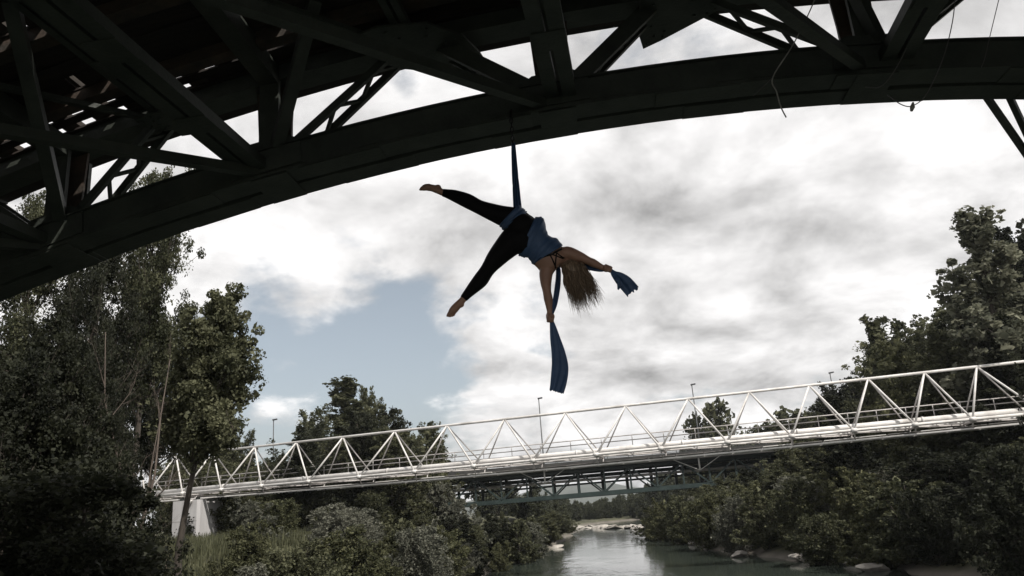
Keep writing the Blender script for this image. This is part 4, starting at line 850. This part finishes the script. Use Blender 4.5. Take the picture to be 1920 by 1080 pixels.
def ball(m, x, y, dd, rx, ry, rz, ax=None):
    c = pp(x, y, dd); X_ = nrm(RT) if ax is None else nrm(RT * ax[0] - UP * ax[1]); Z_ = VIEW; X_ = nrm(X_ - Z_ * (X_ @ Z_)); Y_ = np.cross(Z_, X_); v = []; f = []; a_, b_ = 12, 18
    for i in range(a_ + 1):
        t = math.pi * (i + 0.02) / (a_ + 0.04)
        for k in range(b_): u = 2 * math.pi * k / b_; v.append(c + MPX * (rx * math.cos(t) * X_ + ry * math.sin(t) * math.cos(u) * Y_ + rz * math.sin(t) * math.sin(u) * Z_))
    for i in range(a_):
        for k in range(b_): k2 = (k + 1) % b_; f.append((i * b_ + k, i * b_ + k2, (i + 1) * b_ + k2, (i + 1) * b_ + k))
    f += [tuple(range(b_ - 1, -1, -1)), tuple(a_ * b_ + k for k in range(b_))]
    m.add(v, f)
def fused(name, m, material, parent, voxel, it):
    """one continuous surface grown from overlapping limbs"""
    me = bpy.data.meshes.new(name); me.from_pydata([tuple(p) for p in m.v], [], m.f); me.update()
    o = bpy.data.objects.new(name, me); col.objects.link(o)
    r = o.modifiers.new('fuse', 'REMESH'); r.mode = 'VOXEL'; r.voxel_size = voxel; sm = o.modifiers.new('smooth', 'SMOOTH'); sm.factor = 0.5; sm.iterations = it
    dg = bpy.context.evaluated_depsgraph_get(); dg.update(); m2 = bpy.data.meshes.new_from_object(o.evaluated_get(dg)); m2.name = name
    bpy.data.objects.remove(o); m2.materials.clear(); m2.materials.append(material); L = wloc(parent)
    co = np.empty(len(m2.vertices) * 3, np.float32); m2.vertices.foreach_get('co', co); W3 = co.reshape(-1, 3).astype(float).copy(); m2.vertices.foreach_set('co', (W3 - L).astype(np.float32).ravel()); m2.polygons.foreach_set('use_smooth', np.ones(len(m2.polygons), bool)); m2.update()
    o2 = bpy.data.objects.new(name, m2); col.objects.link(o2); o2.parent = parent; return o2, W3, [tuple(p.vertices) for p in m2.polygons]
person = thing('person', pp(984, 440), 'person hanging sideways in black leggings with arms and legs spread, held by the blue silk', 'person')
LEG1 = [(975, 420, 0.0, 23), (962, 411, 0.0, 20.5), (940, 404, 0.0, 17), (918, 396, -0.01, 14), (897, 387.5, -0.01, 11.8), (876, 376.5, 0.0, 12.3), (852, 367, 0.01, 9.8), (838, 363, 0.01, 7.2), (827, 360, 0.0, 6.2)]
LEG2 = [(981, 440, 0.0, 26), (965, 449, -0.01, 24.5), (946, 467, -0.03, 20), (929, 486, -0.04, 16), (914, 506, -0.04, 11.8), (901, 525, -0.02, 12.4), (888, 539, -0.01, 10), (876, 552, -0.01, 7.2), (867, 563, -0.01, 6.0)]
PELV = [(974, 404, 962, 468, 20, 0.0), (984, 401, 968, 474, 24, 0.0), (995, 406, 975, 475, 25, 0.0), (1004, 413, 982, 477, 23, 0.0)]
TORSO = [(1004, 413, 982, 477, 22, 0.0), (1016, 416, 986, 478, 21, 0.0), (1021, 434, 992, 480, 20, 0.0), (1026, 444, 999, 490, 20, 0.0), (1041, 452, 1001, 496, 21, 0.0), (1054, 463, 1006, 501, 21, 0.0), (1064, 473, 1016, 511, 18, 0.0), (1064, 484, 1028, 512, 13, 0.01)]
b_ = MB(); limb(b_, LEG1); limb(b_, LEG2); loft(b_, PELV); loft(b_, TORSO)
for x, y in ((978, 424), (975, 452)): ball(b_, x, y, -0.055, 24, 22, 17)
# arms
limb(b_, [(1036, 492, 0.0, 13), (1025, 508, -0.01, 12.5), (1023.5, 527, -0.02, 10.3), (1025.5, 546, -0.03, 7.6), (1028, 560, -0.03, 7.9), (1030, 575, -0.02, 6.2), (1031.5, 588, -0.02, 4.9)])
limb(b_, [(1050, 480, 0.0, 12), (1064, 474, -0.01, 11.5), (1086, 481.5, -0.02, 9.6), (1103, 489, -0.02, 7.2), (1112, 493, -0.02, 7.5), (1124, 499, -0.02, 5.8), (1133, 503, -0.02, 4.5)])
# hands: palm, four curled fingers, thumb
limb(b_, [(1031, 586, -0.02, 5.0), (1030, 592, -0.01, 6.2), (1031, 599, -0.01, 6.0)], flat=0.6)
for i, (fy, fl_) in enumerate(((590.5, 0.92), (594.6, 1.0), (598.6, 0.97), (602.3, 0.82))):
    limb(b_, [(1028, fy, 0.005, 2.2), (1026.5, fy + .3, -0.025, 2.2), (1029.5, fy + .6, -0.052 * fl_, 2.0), (1034.5, fy + .6, -0.056 * fl_, 1.9), (1037.5, fy + .4, -0.034, 1.7)], n=8, sub=3)
limb(b_, [(1033.5, 588, -0.02, 2.6), (1037.5, 591, -0.03, 2.4), (1037.5, 596.5, -0.052, 2.1), (1035, 599, -0.062, 1.8)], n=8, sub=3)
limb(b_, [(1131, 502, -0.02, 4.6), (1137, 502.5, -0.01, 5.6), (1142, 504, -0.01, 5.4)], flat=0.6)
for i, (fx, fy, fl_) in enumerate(((1135.5, 500, 0.92), (1139.2, 501.5, 1.0), (1142.8, 503, 0.97), (1146, 504.6, 0.82))):
    limb(b_, [(fx, fy - 1.5, 0.005, 2.2), (fx + .6, fy - 3.2, -0.025, 2.2), (fx + .2, fy - .8, -0.052 * fl_, 2.0), (fx - 1.0, fy + 3.4, -0.056 * fl_, 1.9), (fx - 1.8, fy + 6, -0.034, 1.7)], n=8, sub=3)
limb(b_, [(1132, 505, -0.02, 2.5), (1134.5, 508, -0.03, 2.3), (1139.5, 508, -0.052, 2.0), (1142, 506.5, -0.06, 1.8)], n=8, sub=3)
# feet, pointed, with toes
limb(b_, [(828, 360, 0.0, 6.2), (819, 355.5, 0.0, 7.0), (810, 352.5, 0.005, 6.6), (801, 351.5, 0.005, 6.4), (795, 353.5, 0.005, 4.6)], flat=1.0)
ball(b_, 821, 352, 0.0, 6.5, 6.0, 6)
for i, (tx, ty, tr) in enumerate(((787.5, 355.8, 2.3), (788.5, 352.8, 1.8), (790.5, 350.2, 1.7), (793, 348.0, 1.6), (796, 346.2, 1.5))):
    limb(b_, [(tx + 9, ty - 0.8, 0.005, tr), (tx + 4, ty - .4, -0.002, tr), (tx, ty, 0.0, tr * 0.9)], n=8, sub=2)
limb(b_, [(867, 563, -0.01, 6.0), (861, 569, -0.01, 6.4), (854, 577, -0.012, 7.4), (848, 584, -0.01, 7.0), (845, 588, -0.01, 4.8)])
ball(b_, 864, 571, -0.005, 6.2, 5.6, 6)
for i, (tx, ty, tr) in enumerate(((838.5, 592.5, 2.2), (842, 593.6, 1.8), (845.3, 593.8, 1.7), (848.6, 593.2, 1.6), (851.5, 591.8, 1.5))):
    limb(b_, [(tx + 4, ty - 8, -0.01, tr), (tx + 1.5, ty - 3.5, -0.014, tr), (tx, ty, -0.012, tr * 0.9)], n=8, sub=2)
# neck, head with face turned away from the river view
limb(b_, [(1046, 487, 0.0, 10), (1056, 494, 0.02, 8.6), (1066, 501, 0.03, 9.5)])
HA = (0.62, 0.78)                    # direction neck to crown, in the picture
ball(b_, 1073, 507, 0.02, 20.5, 16.5, 18.5, HA)
ball(b_, 1067, 500, 0.06, 13, 12, 13, HA)                      # jaw and cheeks
ball(b_, 1072, 506, 0.118, 4.5, 2.4, 3.5, HA)                   # nose
ball(b_, 1067.5, 500.5, 0.118, 1.6, 4.0, 2.0, HA); ball(b_, 1065.5, 498, 0.112, 1.8, 3.6, 2.0, HA)   # lips
for sx, sy in ((1086, 497), (1060, 517)): ball(b_, sx, sy, 0.025, 5.0, 2.0, 3.4, HA)                  # ears
body, BV, BF = fused('body', b_, M['skin'], person, 0.0065, 3)
from mathutils.bvhtree import BVHTree
bvh = BVHTree.FromPolygons([Vector(p) for p in BV], BF)
for sx, sy in ((1078, 503), (1068.5, 511)):
    k = MB(); c = pp(sx, sy, 0.108); ball(k, sx, sy, 0.100, 2.6, 2.6, 2.6); k.build('eye', M['eye'], body, True)
k = MB(); limb(k, LEG1[:-1] + [(829.5, 361, 0.0, 6.0)], 0.006, caps=False); limb(k, LEG2[:-1] + [(869, 560.5, -0.01, 6.0)], 0.006, caps=False); loft(k, PELV + TORSO[:3], 0.006)
for x, y in ((978, 424), (975, 452)): ball(k, x, y, -0.062, 24.5, 22.5, 17)
legg, LV, LF = fused('leggings', k, M['legg'], person, 0.008, 4)
def drape(poly, off):
    out = []
    for q in cr([np.array(p, float) for p in poly], 6):
        d = ray(q[0], q[1]); d = d / np.linalg.norm(d); h = bvh.ray_cast(Vector(CAM), Vector(d))
        if h[0] is not None and h[3] > 5.5: out.append(np.array(h[0]) - d * off)
    return out
for poly, r in (([(1001, 495), (1006, 488.5), (1020, 481), (1034, 477), (1043, 472), (1053, 467)], 0.009), ([(1031, 477), (1037, 489), (1042, 502)], 0.006), ([(1044, 472), (1042, 488), (1041, 503)], 0.006),
                ([(1036, 477), (1046, 481), (1056, 485)], 0.0055), ([(1042, 472), (1050, 479), (1058, 484)], 0.0055)):
    P = drape(poly, 0.003)
    if len(P) > 2: k = MB(); k.tube(P, r, 7); k.build('strap', M['bra'], person, True)
# hair: a cap on the back of the head and long loose strands
hm_ = MB(); ball(hm_, 1074, 508, 0.006, 21.5, 18.5, 19.5, HA); g = np.random.default_rng(21)
for i in range(1150):
    a = g.uniform(0, 1); b = g.uniform(-1, 1); dep = g.uniform(-0.095, 0.06)
    sx, sy = 1056 + 38 * a, 512 - 10 * a + g.uniform(-12, 10)
    tipx = 1076 + 49 * a + g.normal(0, 5); tipy = 566 + 17 * math.sin(math.pi * min(1, a * 0.8 + 0.2)) + g.normal(0, 6) - 10 * a
    lf_ = g.uniform(0.42, 1.10)
    if g.random() < 0.15: tipx += g.uniform(2, 16); tipy += g.uniform(-16, 4)
    tipx, tipy = sx + (tipx - sx) * lf_, sy + (tipy - sy) * lf_
    mx_, my_ = (sx * 0.6 + tipx * 0.4) + 1 + 6 * a + g.normal(0, 1.5), sy * 0.5 + tipy * 0.5
    P = cr([pp(sx, sy, dep * 0.95), pp(sx * 0.8 + mx_ * 0.2 - 1 + 3 * a, sy + 12 * lf_, dep), pp(mx_, my_, dep * 0.85), pp(tipx, tipy, dep * 0.5 + g.normal(0, 0.015))], 3)
    r0 = g.uniform(0.0018, 0.0042); hm_.tube(P, [r0 * (1 - 0.9 * (j / (len(P) - 1)) ** 1.6) for j in range(len(P))], 4)
hair = hm_.build('hair', M['hair'], person, True)

# ------------------------------------------------------------------ blue aerial silk
silk = thing('aerial_silk', onD(962, 272, PD), 'long blue aerial silk hanging from the arch bridge and wound round the person', 'silk')
def ribbon(name, pts, pleat=0.16, n=17, waves=3.2, fringe=0.0, seed=1):
    """pts: (x, y, depth, width px); gathered cloth with lengthwise folds"""
    g = np.random.default_rng(seed); Q = cr([np.array([*pp(x, y, dd), w * MPX]) for x, y, dd, w in pts], 8); v = []; f = []; K = len(Q); ph = g.uniform(0, 6); fr = g.uniform(-1, 1, n)
    for i, q in enumerate(Q):
        c = q[:3]; d = nrm(Q[min(i + 1, K - 1)][:3] - Q[max(i - 1, 0)][:3]); x = nrm(np.cross(d, VIEW)); y = np.cross(d, x)
        for k in range(n):
            t = k / (n - 1) * 2 - 1; wv = math.sin(t * waves * math.pi + ph + 0.08 * i) * pleat + 0.25 * pleat * math.sin(t * 11 + i * 0.3)
            p = c + x * q[3] / 2 * t + y * q[3] * wv
            if i == K - 1: p = p + d * fringe * fr[k]
            v.append(p)
    for i in range(K - 1):
        for k in range(n - 1): a = i * n + k; f.append((a, a + 1, a + n + 1, a + n))
    o = mesh_obj(name, v, f, M['silk'], silk, True); s_ = o.modifiers.new('cloth', 'SOLIDIFY'); s_.thickness = 0.005; s_.offset = 0; return o
ribbon('hanging_strand', [(962.5, 268, 0.0, 6.5), (963.5, 290, 0.0, 8.5), (966, 330, 0.0, 11), (969, 370, 0.0, 13), (971, 396, -0.02, 14.5)], 0.35, seed=1)
# wrap round the thigh
def band(name, x, y, dd, axis, rin, rdep, width, grow=0.0, slack=0.006):
    c = pp(x, y, dd); ax = nrm(RT * axis[0] - UP * axis[1]); ax = nrm(ax - VIEW * (ax @ VIEW)); X_ = np.cross(ax, VIEW); v = []; f = []; n, m_ = 40, 9
    for j in range(m_):
        t = j / (m_ - 1) * 2 - 1
        for k in range(n):
            a = 2 * math.pi * k / n; bul = slack * math.sin(7 * t + 2 * math.sin(a * 2)) + slack * (1 - t * t)
            v.append(c + ax * width * MPX / 2 * t * (1 + 0.12 * math.sin(a + 1)) + (rin * MPX + bul) * math.cos(a) * X_ + (rdep * MPX + bul) * math.sin(a) * VIEW)
    for j in range(m_ - 1):
        for k in range(n): k2 = (k + 1) % n; f.append((j * n + k, j * n + k2, (j + 1) * n + k2, (j + 1) * n + k))
    o = mesh_obj(name, v, f, M['silk'], silk, True); s_ = o.modifiers.new('cloth', 'SOLIDIFY'); s_.thickness = 0.006; s_.offset = 0; return o
band('thigh_wrap', 960.5, 409.5, -0.004, (0.70, 0.71), 24.5, 25, 17)
band('thigh_wrap', 965, 413, -0.006, (0.62, 0.78), 24.5, 25.5, 9)
k = MB(); loft(k, [(1003, 409, 973, 477, 24.5, 0.0), (1013, 409, 979, 480, 24.5, 0.0), (1019, 413, 985, 481, 23, 0.0), (1023, 432, 991, 482, 22, 0.0), (1028, 443, 998, 491, 21.5, 0.0), (1043, 449.5, 1001, 495, 22.5, 0.0), (1054, 461, 1001, 493, 22, 0.0)], 0.006, n=64, sub=7, close=False, ripple=0.0028)
wr = k.build('waist_wrap', M['silk'], silk, True); s_ = wr.modifiers.new('cloth', 'SOLIDIFY'); s_.thickness = 0.005; s_.offset = 0
ribbon('under_arm_strand', [(1046, 500, 0.06, 8), (1047, 515, 0.03, 8), (1045, 540, 0.0, 9), (1040, 570, -0.02, 8), (1034.5, 590, -0.03, 5), (1034, 604, -0.03, 5)], 0.3, seed=2)
ribbon('lower_tail', [(1034, 600, -0.03, 5), (1036.5, 612, -0.03, 10), (1041, 635, -0.02, 17), (1047, 662, 0.0, 23), (1050, 690, 0.01, 28), (1047.5, 715, 0.0, 27), (1043.5, 735, -0.01, 24)], 0.07, waves=1.5, fringe=0.008, seed=3)
ribbon('back_arm_strand', [(1050, 492, 0.09, 10), (1080, 496, 0.06, 12), (1103, 500, 0.02, 11), (1125, 505, -0.01, 8), (1140, 505, -0.03, 5), (1148, 508, -0.03, 5)], 0.2, seed=4)
ribbon('side_tail', [(1146, 507, -0.03, 5), (1152, 514, -0.03, 12), (1161, 521, -0.02, 20), (1174, 532, 0.0, 25), (1187, 547, 0.01, 25)], 0.10, waves=1.3, fringe=0.014, seed=5)
ribbon('torn_strip', [(1156, 522, -0.03, 8), (1161, 532, -0.035, 8), (1159, 543, -0.03, 2)], 0.2, n=7, fringe=0.004, seed=6)
# chain that carries the silk
ch = thing('hanging_chain', onD(959, 222, PD), 'short dark chain over the chord edge carrying the blue silk', 'chain')
for i in range(6):
    c = pp(958.5 + 0.7 * i, 226 + 8.6 * i, 0.02 if i < 1 else 0.0); a = RT if i % 2 == 0 else VIEW
    k = MB(); k.tube(ring_pts(c, nrm(a) * 0.014, UP * 0.029), 0.0055, 6, False); k.build('link', M['chain'], ch, True)
k = MB(); k.tube(ring_pts(pp(958.3, 217, 0.09), VIEW * 0.10, UP * 0.05, 20), 0.012, 7, False); k.build('sling', M['bra'], ch, True)

# ------------------------------------------------------------------ thin air haze over the valley
hz = MB(); hz.box8([(-1000, -320, -4), (1600, -320, -4), (1600, 2650, -4), (-1000, 2650, -4), (-1000, -320, 75), (1600, -320, 75), (1600, 2650, 75), (-1000, 2650, 75)])
hmt = bpy.data.materials.new('haze'); hmt.use_nodes = True; N = hmt.node_tree.nodes; N.remove(N['Principled BSDF'])
pv_ = N.new('ShaderNodeVolumePrincipled'); pv_.inputs['Color'].default_value = (0.86, 0.90, 0.95, 1); pv_.inputs['Density'].default_value = 0.0002; pv_.inputs['Anisotropy'].default_value = 0.2
hmt.node_tree.links.new(pv_.outputs[0], N['Material Output'].inputs['Volume'])
tag(hz.build('haze', hmt), 'thin pale air haze over the river valley', 'haze', kind='stuff')
